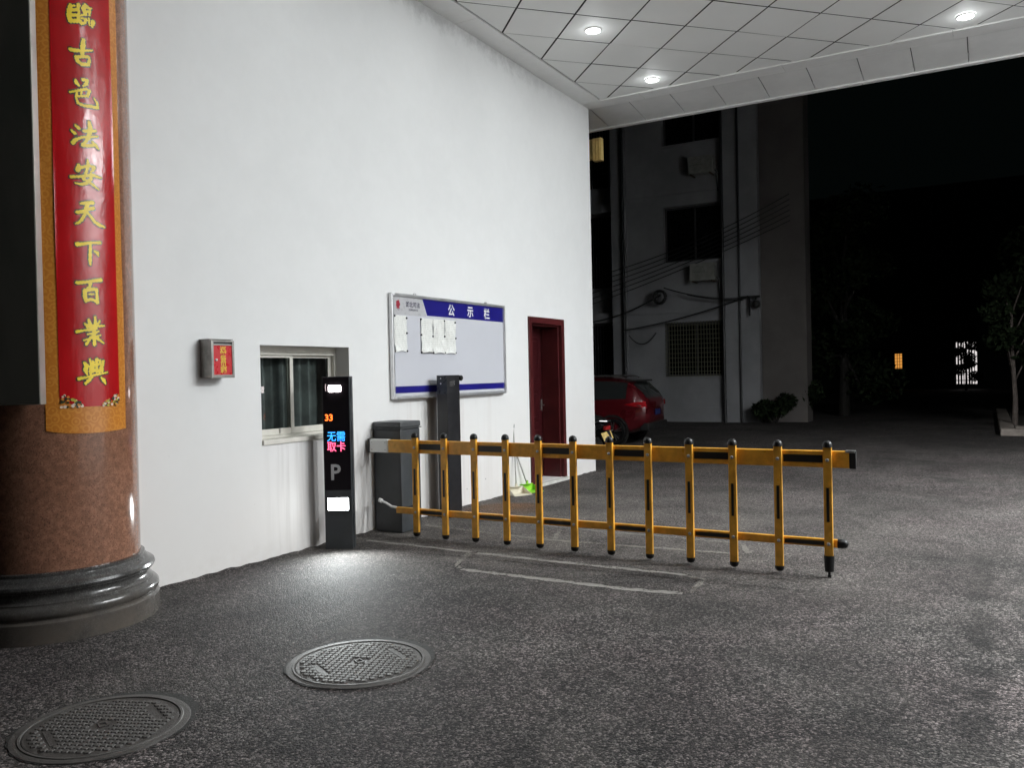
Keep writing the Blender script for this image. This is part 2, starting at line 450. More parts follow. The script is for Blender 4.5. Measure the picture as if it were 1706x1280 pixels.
for q in (((WX, Y1, -.05), (XB, Y1, -.05), (XB, Y1, zt), (WX, Y1, zt)), ((WX, Y0, -.05), (WX, Y0, zt), (XB, Y0, zt), (XB, Y0, -.05)),
          ((XB, Y0, -.05), (XB, Y0, zt), (XB, Y1, zt), (XB, Y1, -.05)), ((WX, Y0, zt), (WX, Y1, zt), (XB, Y1, zt), (XB, Y0, zt))):
    wb.bm.faces.new([wb.bm.verts.new(p) for p in q])
bmesh.ops.remove_doubles(wb.bm, verts=wb.bm.verts, dist=1e-5)
bmesh.ops.recalc_face_normals(wb.bm, faces=wb.bm.faces)
part(wb, 'wall', M_WALL, gh)
# window: outer frame, two sashes, panes, sill
xf = WX-.17; a, b, c_, d_ = WIN
m = MB()
m.box((xf-.05, a, c_), (xf+.01, a+.028, d_), .003).box((xf-.05, b-.03, c_), (xf+.01, b, d_), .003)
m.box((xf-.05, a+.028, d_-.055), (xf+.01, b-.03, d_), .003).box((xf-.05, a+.028, c_), (xf+.012, b-.03, c_+.03), .003)
m.box((xf-.045, a+.03, d_-.075), (xf+.018, b-.032, d_-.056), .002)
wf = part(m, 'window', M_CREAM, gh)
def sash(y0_, y1_, xo):
    m = MB(); z0_, z1_ = c_+.032, d_-.077
    m.box((xf+xo-.02, y0_, z0_), (xf+xo, y0_+.03, z1_), .003).box((xf+xo-.02, y1_-.04, z0_), (xf+xo, y1_, z1_), .003)
    m.box((xf+xo-.02, y0_+.03, z0_), (xf+xo, y1_-.04, z0_+.055), .003).box((xf+xo-.02, y0_+.03, z1_-.022), (xf+xo, y1_-.04, z1_), .003)
    part(m, 'sash', M_CREAM, wf)
    m = MB(); m.poly([(xf+xo-.01, y0_+.025, z0_+.05), (xf+xo-.01, y1_-.035, z0_+.05), (xf+xo-.01, y1_-.035, z1_-.018), (xf+xo-.01, y0_+.025, z1_-.018)]); part(m, 'pane', M_PANE, wf)
sash(a+.03, a+.55, -.001); sash(a+.50, b-.034, -.024)
m = MB(); prev = None
for k in range(81):
    y_ = a-.05 + (b-a+.1)*k/80; x_ = xf-.17+.022*math.sin(k*.83)+.012*math.sin(k*.31+1)
    row = [m.bm.verts.new((x_, y_, z_)) for z_ in (c_-.05, d_+.02)]
    if prev: m.bm.faces.new((prev[0], row[0], row[1], prev[1]))
    prev = row
part(m, 'curtain', simple('grey_curtain', (.20, .215, .215), .9, vary=.25, vscale=5), gh, smooth=True)
m = MB(); m.box((xf+.03, a-.0, c_-.03), (WX+.018, b+.0, c_+.012), .008); part(m, 'sill', M_CREAM, wf)
m = MB(); m.box((xf-.012, a+.36, c_+.045), (xf+.008, a+.375, c_+.085), .002); part(m, 'latch', M_STEEL, wf)
# door
a, b, c_, d_ = DOOR
m = MB()
for (p, q) in (((a-.01, c_), (a+.075, d_+.01)), ((b-.075, c_), (b+.01, d_+.01)), ((a+.075, d_-.075), (b-.075, d_+.01))):
    m.box((WX-.16, p[0], p[1]), (WX+.022, q[0], q[1]), .006)
for (p, q) in (((a+.075, c_), (a+.10, d_-.10)), ((b-.10, c_), (b-.075, d_-.10)), ((a+.075, d_-.10), (b-.075, d_-.0755))):
    m.box((WX-.30, p[0], p[1]), (WX-.03, q[0], q[1]), .004)
df = part(m, 'door_frame', M_FRAME, gh)
m = MB(); xd = WX-.30
m.box((xd-.04, a+.102, c_), (xd, b-.102, d_-.102), .004)
for (z0_, z1_) in ((.16, .72), (.84, 1.28), (1.40, 2.02)):
    m.box((xd-.001, a+.20, z0_), (xd+.016, b-.20, z1_), .012); m.box((xd+.015, a+.26, z0_+.06), (xd+.026, b-.26, z1_-.06), .010)
dl = part(m, 'door_leaf', M_DOOR, df)
m = MB(); m.box((xd-.001, b-.16, .98), (xd+.02, b-.125, 1.14), .006).tube([(xd+.02, b-.142, 1.06), (xd+.05, b-.142, 1.06), (xd+.055, b-.24, 1.06)], .009)
part(m, 'door_handle', M_STEEL, df)
m = MB(); m.box((WX-.38, a-.02, -.03), (WX+.06, b+.04, c_-.003), .008); part(m, 'doorstep', simple('pale_concrete', (.55, .54, .51), .7, bump=.3), gh)

og = thing('gatehouse', 'unseen white gatehouse added across the drive to bounce light', 'building', (7.1, 7.4, 0))
m = MB(); m.box((4.85, Y0, -.05), (9.0, Y1, CZ+.2)); part(m, 'wall', M_WALL, og)  # unseen block added so its white face bounces lamp light

# ------------------------------------------------------------------ canopy
cp = thing('canopy', 'gateway canopy ceiling of white square metal panels set on the diagonal', 'canopy', (0, 6.5, CZ))
XL, XR, YF, YE = WX, 4.85, 1.0, 11.72
bl = .30
tx0, tx1, ty0, ty1 = XL+bl+.02, XR-bl, YF+bl, YE-.28
H = .4735
def clip(poly):
    for ax, lim, sgn in ((0, tx0, 1), (0, tx1, -1), (1, ty0, 1), (1, ty1, -1)):
        out = []
        for i in range(len(poly)):
            p, q = poly[i-1], poly[i]; dp, dq = sgn*(p[ax]-lim), sgn*(q[ax]-lim)
            if (dp >= 0) != (dq >= 0):
                f = dp/(dp-dq); out.append((p[0]+f*(q[0]-p[0]), p[1]+f*(q[1]-p[1])))
            if dq >= 0: out.append(q)
        poly = out
        if len(poly) < 3: return None
    return poly
m = MB()
HY = .4925
for i in range(-4, 26):
    for j in range(-30, 30):
        if (i+j) % 2: continue
        cx, cy_ = -3.99 + i*H, 9.072 + j*HY
        if not (tx0-H < cx < tx1+H and ty0-HY < cy_ < ty1+HY): continue
        sh = .967
        p = clip([(cx+sh*H, cy_), (cx, cy_+sh*HY), (cx-sh*H, cy_), (cx, cy_-sh*HY)])
        if p is None: continue
        ar = abs(sum(p[k-1][0]*p[k][1]-p[k][0]*p[k-1][1] for k in range(len(p))))/2
        if ar < .004: continue
        tz = random.uniform(-.002, .003); gx, gy = random.uniform(-.004, .004), random.uniform(-.004, .004)
        f = m.bm.faces.new([m.bm.verts.new((x_, y_, CZ+tz+gx*(x_-cx)+gy*(y_-cy_))) for x_, y_ in reversed(p)])
        r_ = bmesh.ops.extrude_face_region(m.bm, geom=[f])
        bmesh.ops.translate(m.bm, vec=(0, 0, .003), verts=[e for e in r_['geom'] if isinstance(e, bmesh.types.BMVert)])
bmesh.ops.recalc_face_normals(m.bm, faces=m.bm.faces)
part(m, 'ceiling_panels', M_TILE, cp)
m = MB(); m.box((XL+.02, YF+.02, CZ+.0135), (XR-.02, YE-.02, CZ+.0195)); part(m, 'backing', M_GAP, cp)
m = MB()
lens = [1.0, 3.35, 5.7, 8.05, 10.05, 11.44]
for p, q in zip(lens[:-1], lens[1:]):
    m.box((XL-.02, p+.002, CZ-.012+random.uniform(-.002, .002)), (XL+bl, q-.002, CZ+.02), .004)
    m.box((XR-bl, p+.002, CZ-.012), (XR+.02, q-.002, CZ+.02), .004)
xx = [XL-.02, -4.35, -2.35, -.35, 1.65, 3.65, XR+.02]
for p, q in zip(xx[:-1], xx[1:]):
    m.box((p+.002, YE-.28, CZ-.016+random.uniform(-.002, .002)), (q-.002, YE, CZ+.02), .004)
    m.box((p+.002, YF, CZ-.016), (q-.002, YF+bl, CZ+.02), .004)
part(m, 'border_trim', M_TRIM, cp)
# outer soffit strip of square panels beyond the trim, with its lip
m = MB(); xs_ = [-5.9+.633*k for k in range(0, 19)]
za, zb_ = CZ+.02, CZ-.075
for p, q in zip(xs_[:-1], xs_[1:]):
    p, q = p+.006, q-.006; e = random.uniform(-.003, .003)
    m.poly([(p, YE+.004, za+e), (p, YE+.80, zb_+e), (q, YE+.80, zb_+e), (q, YE+.004, za+e)], (0, 0, .015))
part(m, 'outer_soffit', simple('outer_panel_white', (.78, .78, .77), .4, vary=.05, vscale=2), cp)
m = MB()
xx = [-5.9, -3.9, -1.5, .9, 3.3, 5.5]
for p, q in zip(xx[:-1], xx[1:]): m.box((p+.002, YE+.805, zb_-.02), (q-.002, YE+.90, zb_+.45), .006)
part(m, 'fascia', M_TRIM, cp)
m = MB(); m.box((-5.9, YE+.005, za+.03), (5.5, YE+.80, za+.05)); part(m, 'backing', M_GAP, cp)
m = MB(); m.box((XL-.2, YF, CZ+.06), (XR+.2, YE, CZ+.35)); part(m, 'roof_slab', simple('roof_grey', (.3, .3, .3), .8), cp)

# ------------------------------------------------------------------ downlights
M_LENS = emit('lamp_lens', (.93, 1.0, .98), 26.0)
lamp_data = bpy.data.lights.new('lamp', 'AREA'); lamp_data.shape = 'DISK'; lamp_data.size = .13
lamp_data.energy = LAMP_W; lamp_data.color = (.955, .99, 1.0); lamp_data.spread = R(180)
lamp_wide = lamp_data.copy(); lamp_wide.energy = LAMP_C
lamp_bounce = lamp_data.copy(); lamp_bounce.energy = LAMP_F  # unseen row by the added gatehouse, far stronger to lift the ceiling
glow_data = bpy.data.lights.new('added_halo', 'POINT'); glow_data.energy = 1.3; glow_data.shadow_soft_size = .09; glow_data.color = lamp_data.color   # point light added below the lens to draw a halo on the ceiling
def downlight(x, y, label):
    t = thing('downlight', label, 'ceiling lamp', (x, y, CZ-.004), 0, 'recessed downlights in the canopy ceiling')
    m = MB(); m.lathe([(.084, -.006), (.088, -.016), (.098, -.013), (.103, -.001), (.103, .004)], seg=28); m.build('trim_ring', M_WHITEP, t, smooth=True)
    m = MB(); m.lathe([(.0005, -.0165), (.05, -.016), (.080, -.010), (.086, .003)], seg=28, cap=True); m.build('lens', M_LENS, t, smooth=True)
    h_ = bpy.data.objects.new('added_halo', glow_data); link(h_, t); h_.location = (0, 0, -.11)
    l = bpy.data.objects.new('lamp', lamp_data if x < -3 else lamp_wide if x < 1 else lamp_bounce); link(l, t); l.location = (0, 0, -.026)
special = {(-3.99, 9.072): 'round downlight beside the white wall, one row in from the canopy edge',
           (-3.99, 11.042): 'round downlight in the ceiling corner closest to the canopy edge and the white wall',
           (-.202, 11.042): 'round downlight out over the driveway near the canopy edge, farthest from the white wall'}
for x in (-3.99, -.202, 3.586):
    for y in (5.132, 7.102, 9.072, 11.042):
        if x > 1 and y < 6: continue
        downlight(x, y, special.get((x, y), 'unseen round recessed downlight added to the canopy to light the scene'))

# ------------------------------------------------------------------ column, banner, hanging board
CC = Vector((-5.235, 3.2, 0)); A0 = math.atan2(-3.2, 5.235)
col = thing('column', 'huge round polished red granite column on a moulded dark stone base', 'column', CC)
m = MB(); m.lathe([(.502, .385), (.502, CZ+.02)], seg=128, cap=True); m.build('shaft', M_GRAN, col, smooth=True)
m = MB()
prof = [(.612, -.05), (.612, .118), (.602, .130), (.594, .134), (.594, .142), (.604, .150), (.611, .168), (.608, .190), (.594, .204), (.580, .210),
        (.574, .216), (.574, .224), (.560, .236), (.551, .252), (.552, .268), (.562, .280), (.572, .286), (.572, .292), (.582, .298), (.588, .312), (.583, .328), (.566, .338),
        (.552, .343), (.546, .352), (.536, .364), (.526, .372), (.526, .390), (.500, .394)]
m.lathe(prof, seg=128); m.build('base', M_BASE, col, smooth=True)

def banner_mat(name, kind):
    t = NT(name); x, y, z = t.xyz()
    if kind == 'red':
        n = t.noise(3, 4)
        t.color(t.mix(t.ramp(n, .3, .7), (.46, .009, .012), (.38, .007, .009))); t.set(rough=.2, spec=.45)
        t.bump(t.noise(9, 4, .6, vec=t.scale((1, 1, .45))), .28, .014)
    else:
        ang = t.math('ARCTAN2', y, x)
        u = t.math('MULTIPLY', ang, .506*22); v = t.math('MULTIPLY', z, 22)
        n = t.node('ShaderNodeCombineXYZ', i_0=u, i_1=v).outputs[0]
        vo = t.voro(1.0, vec=n, out='Distance'); wv = t.math('SINE', t.math('MULTIPLY', vo, 16.0))
        t.color(t.mix(t.ramp(wv, -.4, .7), (.50, .175, .022), (.58, .235, .04))); t.set(rough=.3, spec=.5)
        t.bump(t.noise(9, 4, .6), .2, .012)
    return t.m
def cyl_patch(mb, f0, f1, z0, z1, r, nu=28, nv=60, wav=0.0, low=None):
    """curved sheet on the column between two angles (from the axis A0) and heights"""
    vs = []
    for j in range(nv+1):
        row = []
        for i in range(nu+1):
            f = f0+(f1-f0)*i/nu; zb = z0 if low is None else low(i/nu)
            z = zb+(z1-zb)*j/nv
            rr = r + wav*(math.sin(z*5.1+f*6)+math.sin(z*11.7-f*9)*.5)*max(0, math.sin(PI*i/nu))*.5
            if wav and (i in (0, nu)): rr += .004*max(0, math.sin(z*3.1+i))
            row.append(mb.bm.verts.new((rr*math.cos(A0+f), rr*math.sin(A0+f), z)))
        vs.append(row)
    for j in range(nv):
        for i in range(nu): mb.bm.faces.new((vs[j][i], vs[j][i+1], vs[j+1][i+1], vs[j+1][i]))
    return mb
bn = thing('banner', 'red and orange vertical couplet banner with yellow brush characters pasted on the column', 'banner', CC)
f0, f1 = R(-3.4), R(54.5); g0, g1 = R(5.0), R(47.6)
m = MB(); cyl_patch(m, f0, f1, 1.2, 5.25, .5055, 40, 80, .0015, low=lambda u: 1.212-.012*math.sin(PI*u)-.014*(1-u)**6*-1); m.build('border_sheet', banner_mat('orange_banner_vinyl', 'o'), bn, smooth=True)
def scal(u):
    q = abs(2*u-1); return 1.362 + .055*max(0, (q-.45)/.55)**1.2
m = MB(); cyl_patch(m, g0, g1, 1.36, 5.1, .5085, 36, 80, .0012, low=scal); m.build('red_panel', banner_mat('red_banner_vinyl', 'red'), bn, smooth=True)
# flower ornaments in both lower corners
fm = (('pale', (.75, .6, .5)), ('dark', (.02, .03, .012)), ('yellow', (.45, .40, .05)), ('orange', (.6, .22, .03)))
for side in (0, 1):
    fl = MB(); idx = []
    for k in range(46):
        q = random.random(); ff = (g0 + R(.6) + q*R(14)) if side == 0 else (g1 - R(.6) - q*R(14))
        zz = 1.362 + random.random()*(.075*(1-q)**.8+.008); kind = random.choice((0, 0, 1, 1, 1, 2, 3, 3))
        r_ = random.uniform(.005, .011); rr = .5105 + k*.00006
        ring = []
        for e in range(7):
            a = 2*PI*e/7; f_ = ff + r_*math.cos(a)/.5; ring.append(fl.bm.verts.new((rr*math.cos(A0+f_), rr*math.sin(A0+f_), zz + r_*math.sin(a))))
        fl.bm.faces.new(ring); idx.append(kind)
    o = fl.build('flower_ornament', None, bn)
    for nm, c_ in fm: o.data.materials.append(simple('ornament_'+nm, c_, .35))
    o.data.polygons.foreach_set('material_index', idx)
# brush characters: strokes (arc length, height, radius) -> smooth outline by marching squares
BRUSH = [[[(0.16,3.7606,0.0093),(0.1514,3.7295,0.0111),(0.1489,3.6967,0.0116),(0.155,3.6672,0.0111)],[(0.1608,3.7576,0.0046),(0.1829,3.7678,0.0037)],[(0.1579,3.7315,0.0065),(0.2003,3.7471,0.0065)],[(0.155,3.7007,0.0074),(0.1994,3.7144,0.0065)],[(0.1541,3.666,0.0093),(0.21,3.6831,0.0093)],[(0.2057,3.778,0.0093),(0.2005,3.7541,0.0075),(0.2069,3.7376,0.0047),(0.2039,3.7135,0.0065),(0.1985,3.6794,0.0075)],[(0.2442,3.7884,0.0085),(0.2355,3.7658,0.0131),(0.2442,3.7363,0.0094)],[(0.248,3.7879,0.0094),(0.2673,3.7771,0.0066),(0.2825,3.7827,0.0038)],[(0.2519,3.7529,0.0047),(0.2744,3.7633,0.0047),(0.2686,3.7378,0.0047)],[(0.21,3.6854,0.0084),(0.2188,3.6697,0.0066),(0.2379,3.6806,0.0066),(0.2506,3.7058,0.0047),(0.2221,3.7032,0.0047)],[(0.293,3.7044,0.0123),(0.2845,3.6755,0.0066)],[(0.2655,3.7157,0.0047),(0.2684,3.6793,0.0038)],[(0.2039,3.7112,0.0047),(0.2321,3.7275,0.0038)]],[[(0.2288,3.5739,0.0094),(0.2246,3.5391,0.0131),(0.2214,3.5056,0.0112),(0.2183,3.4768,0.0084)],[(0.152,3.4977,0.0093),(0.1759,3.4963,0.0093),(0.2168,3.5066,0.0066),(0.2802,3.5277,0.0038)],[(0.1829,3.4599,0.0093),(0.193,3.4372,0.0103),(0.2145,3.4237,0.0075),(0.2551,3.4337,0.0085),(0.2623,3.462,0.0066),(0.2589,3.4806,0.0066),(0.2252,3.4751,0.0066),(0.1838,3.4601,0.0074)]],[[(0.1766,3.3183,0.0065),(0.1807,3.3068,0.0093),(0.1928,3.2928,0.0056)],[(0.219,3.333,0.0075),(0.2441,3.3362,0.0075),(0.2397,3.3154,0.0094),(0.2203,3.2952,0.0037)],[(0.1434,3.2413,0.0046),(0.192,3.262,0.0056),(0.2388,3.2815,0.0056),(0.257,3.2757,0.0075),(0.2449,3.2421,0.0066)],[(0.1828,3.2519,0.0047),(0.1766,3.2157,0.0046),(0.1856,3.1855,0.0056),(0.2172,3.1782,0.0066),(0.2855,3.1854,0.0076),(0.3081,3.1878,0.0067),(0.3047,3.2161,0.0067),(0.287,3.2371,0.0038)],[(0.208,3.2651,0.0037),(0.2057,3.2297,0.0037)],[(0.1821,3.224,0.0047),(0.2377,3.2402,0.0047)]],[[(0.1709,3.0461,0.0065),(0.1883,3.0335,0.0075)],[(0.1462,3.0135,0.0056),(0.1653,2.9988,0.0065)],[(0.1521,2.9423,0.0102),(0.1665,2.9621,0.0084),(0.2028,2.9832,0.0047),(0.2404,2.9937,0.0066),(0.3011,3.0102,0.0038)],[(0.2502,3.0857,0.0085),(0.2558,3.058,0.0123),(0.2509,3.0241,0.0132),(0.2441,2.9898,0.0103)],[(0.2154,3.0245,0.0066),(0.2511,3.0298,0.0075),(0.289,3.0416,0.0057)],[(0.2427,2.9895,0.0085),(0.2253,2.9601,0.0066),(0.2071,2.9377,0.0093),(0.2438,2.9421,0.0075),(0.2839,2.9557,0.0066)],[(0.2666,2.9691,0.0057),(0.2889,2.9521,0.0085),(0.3068,2.9336,0.0024)]],[[(0.2341,2.8523,0.0038),(0.2367,2.8247,0.0085),(0.2311,2.7933,0.0047)],[(0.1812,2.8122,0.0074),(0.1751,2.7833,0.013)],[(0.1752,2.788,0.0074),(0.2072,2.8061,0.0056),(0.2404,2.8199,0.0056),(0.2738,2.8171,0.0085),(0.2683,2.8005,0.0066),(0.254,2.7869,0.0028)],[(0.2303,2.8002,0.0056),(0.22,2.7656,0.0075),(0.2062,2.7329,0.0056),(0.2377,2.7212,0.0066),(0.2617,2.71,0.0066),(0.2993,2.6863,0.0024)],[(0.2511,2.7714,0.0075),(0.2528,2.7436,0.0085),(0.2232,2.7112,0.0075),(0.1908,2.6993,0.0056),(0.1599,2.7023,0.0023)],[(0.1357,2.7355,0.0065),(0.1785,2.7436,0.0065),(0.2151,2.7545,0.0056),(0.2633,2.7667,0.0085),(0.3177,2.7609,0.0029)]],[[(0.19,2.5841,0.0065),(0.2247,2.5939,0.0084),(0.2575,2.5981,0.0104)],[(0.165,2.5288,0.0084),(0.2001,2.5381,0.0084),(0.2331,2.5559,0.0075),(0.2616,2.5659,0.0085)],[(0.2268,2.5839,0.0103),(0.2152,2.5542,0.0094),(0.2088,2.5207,0.0075),(0.1897,2.4856,0.0075),(0.1713,2.4657,0.0046),(0.1537,2.459,0.0023)],[(0.2186,2.5407,0.0075),(0.2416,2.516,0.0066),(0.2702,2.4826,0.0076),(0.3007,2.4682,0.0086),(0.3361,2.4617,0.0029)]],[[(0.1601,2.3362,0.0102),(0.1949,2.343,0.0075),(0.2419,2.354,0.0056),(0.3018,2.3619,0.0067)],[(0.2368,2.3421,0.0066),(0.2346,2.2951,0.0075),(0.2326,2.2574,0.0084),(0.2335,2.2224,0.0056)],[(0.2611,2.305,0.0038),(0.28,2.2954,0.0095),(0.2857,2.281,0.0028)]],[[(0.1533,2.1061,0.0083),(0.1979,2.1105,0.0075),(0.2551,2.1262,0.0075),(0.2986,2.1319,0.0095)],[(0.2328,2.1085,0.0075),(0.225,2.0845,0.0066),(0.2012,2.0632,0.0056)],[(0.1958,2.0638,0.0084),(0.1967,2.0313,0.0112),(0.2018,1.9989,0.0075)],[(0.2012,2.0618,0.0065),(0.239,2.0724,0.0085),(0.2659,2.0725,0.0085)],[(0.2684,2.0689,0.0076),(0.2698,2.0313,0.0066),(0.2713,1.9961,0.0104)],[(0.2238,2.04,0.0037),(0.2488,2.0431,0.0028)],[(0.1996,2.0012,0.0065),(0.2325,2.011,0.0066),(0.2664,2.0005,0.0066)]],[[(0.2149,1.8838,0.0066),(0.2236,1.8598,0.0084)],[(0.2547,1.9033,0.0057),(0.255,1.861,0.0075)],[(0.1935,1.8597,0.0056),(0.2093,1.849,0.0075)],[(0.2843,1.882,0.0038),(0.27,1.8616,0.0057)],[(0.2045,1.8414,0.0056),(0.2571,1.8479,0.0066),(0.3116,1.8538,0.0029)],[(0.1467,1.8124,0.0074),(0.1858,1.8212,0.0047),(0.2274,1.8271,0.0075),(0.2616,1.833,0.0047)],[(0.207,1.7985,0.0037),(0.246,1.8042,0.0056),(0.2763,1.8184,0.0028)],[(0.2215,1.7811,0.0037),(0.2859,1.7936,0.0028)],[(0.1842,1.7616,0.0037),(0.226,1.7746,0.0056),(0.2701,1.7804,0.0038)],[(0.2473,1.8513,0.0104),(0.2456,1.7901,0.0094),(0.2466,1.7375,0.0085)],[(0.2163,1.7636,0.0047),(0.1972,1.7376,0.0065)],[(0.2599,1.774,0.0047),(0.285,1.7619,0.0057),(0.3056,1.7468,0.0024)]],[[(0.1829,1.6265,0.0056),(0.1959,1.6055,0.0121),(0.1876,1.5822,0.0103),(0.1978,1.5565,0.0037)],[(0.2155,1.6475,0.0037),(0.2219,1.6218,0.0056),(0.2159,1.575,0.0066),(0.22,1.5538,0.0056)],[(0.2354,1.6311,0.0075),(0.232,1.5748,0.0084)],[(0.2588,1.6453,0.0094),(0.2546,1.6217,0.0066),(0.2568,1.5746,0.0085)],[(0.2772,1.6383,0.0076),(0.283,1.6076,0.0038),(0.2742,1.5697,0.0057)],[(0.2996,1.6351,0.0076),(0.2916,1.5981,0.0066),(0.2923,1.5696,0.0047)],[(0.2264,1.6147,0.0047),(0.2912,1.6194,0.0047)],[(0.2254,1.5772,0.0066),(0.2901,1.5838,0.0057)],[(0.1495,1.5293,0.0083),(0.1919,1.5379,0.0056),(0.239,1.5513,0.0047),(0.2894,1.5602,0.0038),(0.3264,1.566,0.0029)],[(0.2291,1.5411,0.0038),(0.2051,1.518,0.0084),(0.1864,1.5016,0.0065)],[(0.2834,1.5342,0.0038),(0.2988,1.5197,0.0104),(0.3116,1.5005,0.0048)]]]
def brush_mesh(mb, strokes, grow, rad, gn=84):
    sg = []
    for st in strokes:
        for p, q in zip(st[:-1], st[1:]): sg.append((p, q))
    xs = [p[0] for st in strokes for p in st]; zs_ = [p[1] for st in strokes for p in st]
    pad = .03; x0, x1, z0, z1 = min(xs)-pad, max(xs)+pad, min(zs_)-pad, max(zs_)+pad
    gx = np.linspace(x0, x1, gn); gz = np.linspace(z0, z1, gn); X, Z = np.meshgrid(gx, gz, indexing='ij')
    D = np.full(X.shape, 9.0)
    for (ax, az, ar), (bx, bz, br) in sg:
        dx, dz = bx-ax, bz-az; L2 = dx*dx+dz*dz+1e-12
        tt = np.clip(((X-ax)*dx+(Z-az)*dz)/L2, 0, 1)
        D = np.minimum(D, np.hypot(X-ax-tt*dx, Z-az-tt*dz) - (ar+(br-ar)*tt))
    wob = .0011*(np.sin(X*310+Z*170)+np.sin(X*150-Z*420))
    D = D - grow + wob
    def P(x, z): f = x/.506; return (rad*math.cos(A0+f), rad*math.sin(A0+f), z)
    cache = {}
    def V(key, x, z):
        if key not in cache: cache[key] = mb.bm.verts.new(P(x, z))
        return cache[key]
    for i in range(gn-1):
        for j in range(gn-1):
            cs = ((i, j), (i+1, j), (i+1, j+1), (i, j+1)); d = [D[c] for c in cs]
            if min(d) > 0: continue
            ring = []
            for k in range(4):
                a, b = cs[k], cs[(k+1) % 4]; da, db = d[k], d[(k+1) % 4]
                if da <= 0: ring.append(V(a, gx[a[0]], gz[a[1]]))
                if (da <= 0) != (db <= 0):
                    t_ = da/(da-db); key = (min(a, b), max(a, b))
                    ring.append(V(key, gx[a[0]]+t_*(gx[b[0]]-gx[a[0]]), gz[a[1]]+t_*(gz[b[1]]-gz[a[1]])))
            if len(ring) >= 3:
                try: mb.bm.faces.new(ring)
                except ValueError: pass
m1, m2 = MB(), MB()
for ch in BRUSH:
    brush_mesh(m1, ch, .0088, .5105); brush_mesh(m2, ch, .0022, .5120)
m1.build('lettering_outline', simple('dark_outline_print', (.035, .02, .008), .3), bn)
m2.build('lettering', simple('yellow_print', (.90, .66, .02), .4, vary=.12, vscale=6, even=True), bn)

# hanging board on the street side of the column
bd = thing('hanging_board', 'tall dark mirror-like name board with a pale metal edge fixed to the column', 'sign board', CC)
phi = R(-27); nx = Vector((math.cos(A0+phi), math.sin(A0+phi), 0)); tx_ = Vector((-nx.y, nx.x, 0))
mt = Matrix((tx_, nx, Vector((0, 0, 1)))).transposed().to_4x4()
m = MB(); m.box((-.235, .508, 1.385), (.232, .570, 4.9), .004, mt); m.build('edge_casing', simple('pale_metal_edge', (.60, .59, .55), .36, .75, vary=.1, vscale=5), bd)
def mirror_plate():
    t = NT('dark_mirror_plate'); n = t.noise(4, 4, vec=t.scale((1, 1, .3)))
    t.color(t.mix(t.ramp(n, .3, .7), (.11, .115, .10), (.15, .145, .125))); t.set(rough=.22, metal=.1)
    t.bump(t.noise(3, 2, vec=t.scale((1, 1, .3))), .12, .02); return t.m
m = MB(); m.box((-.229, .5705, 1.391), (.226, .574, 4.895), 0, mt); m.build('face_plate', mirror_plate(), bd)
for z_ in (1.45, 3.0, 4.8):
    m = MB(); m.box((-.05, .49, z_), (.05, .5085, z_+.04), 0, mt); m.build('bracket', M_STEEL, bd)

# ------------------------------------------------------------------ suggestion box
M_BOX = simple('dull_stainless', (.25, .24, .225), .38, .9, vary=.15, vscale=14)
bx = thing('suggestion_box', 'small stainless suggestion box with a red panel hung on the white wall', 'letter box', (WX, 4.5, 1.52))
ya, yb, z0, z1, dx = 4.385, 4.600, 1.526, 1.815, .125
m = MB(); m.box((WX, ya, z0), (WX+dx-.02, yb, z1), .005).box((WX, ya-.006, z1), (WX+dx-.005, yb+.006, z1+.006), .002); part(m, 'body', M_BOX, bx)
m = MB(); X = WX+dx
m.box((X-.0195, ya-.002, z0-.004), (X-.004, yb+.004, z1-.006), .003)
for (p, q) in (((ya-.002, z0-.004), (ya+.020, z1-.006)), ((yb-.015, z0-.004), (yb+.004, z1-.006)), ((ya+.020, z0-.004), (yb-.015, z0+.020)), ((ya+.020, z1-.018), (yb-.015, z1-.006)), ((ya+.020, z1-.044), (yb-.015, z1-.034))):
    m.box((X-.0045, p[0], p[1]), (X+.008, q[0], q[1]), .002)
dr = part(m, 'front_door', M_BOX, bx)
m = MB(); m.box((X-.003, ya+.020, z1-.034), (X-.002, yb-.015, z1-.018)); part(m, 'letter_slot', M_BLACK, dr)
m = MB(); m.box((X-.0035, ya+.020, z0+.020), (X+.001, yb-.015, z1-.044)); part(m, 'red_panel', simple('red_panel_print', (.52, .012, .018), .3, vary=.06), dr)
m = MB()
for k, chh in enumerate('巡察意见箱'):
    put_text(m, chh, .049, on_wall(4.500, z1-.074-k*.040, dx+.0022), .0012, 1.25)
part(m, 'lettering', simple('golden_print', (.75, .47, .04), .4, vary=.05), dr)
m = MB(); m.lathe([(.009, 0), (.009, .01), (.004, .012), (.0005, .012)], seg=14, m=frame((X+.001, ya+.045, (z0+z1)/2-.01), (0, 1, 0), (0, 0, 1))); part(m, 'lock', M_ALU, dr)

# ------------------------------------------------------------------ notice board
nb = thing('notice_board', 'wide white notice board with a blue header band on the white wall', 'notice board', (WX, 7.83, 1.28))
ya, yb, z0, z1, d = 6.71, 8.965, 1.272, 2.352, .05
m = MB()
m.box((WX+.004, ya, z0), (WX+d, ya+.032, z1), .007).box((WX+.004, yb-.032, z0), (WX+d, yb, z1), .007)
m.box((WX+.004, ya+.032, z1-.032), (WX+d, yb-.032, z1), .007).box((WX+.004, ya+.032, z0), (WX+d, yb-.032, z0+.032), .007)
m.box((WX+d-.004, ya+.06, z0+.004), (WX+d+.035, yb-.06, z0+.016), .004)
part(m, 'frame', simple('board_aluminium', (.66, .66, .67), .36, .8, vary=.06), nb)
m = MB(); m.box((WX+.003, ya+.03, z0+.03), (WX+.030, yb-.03, z1-.03)); part(m, 'panel', simple('whiteboard_enamel', (.57, .58, .63), .30, vary=.015, vscale=1.5, even=True), nb)
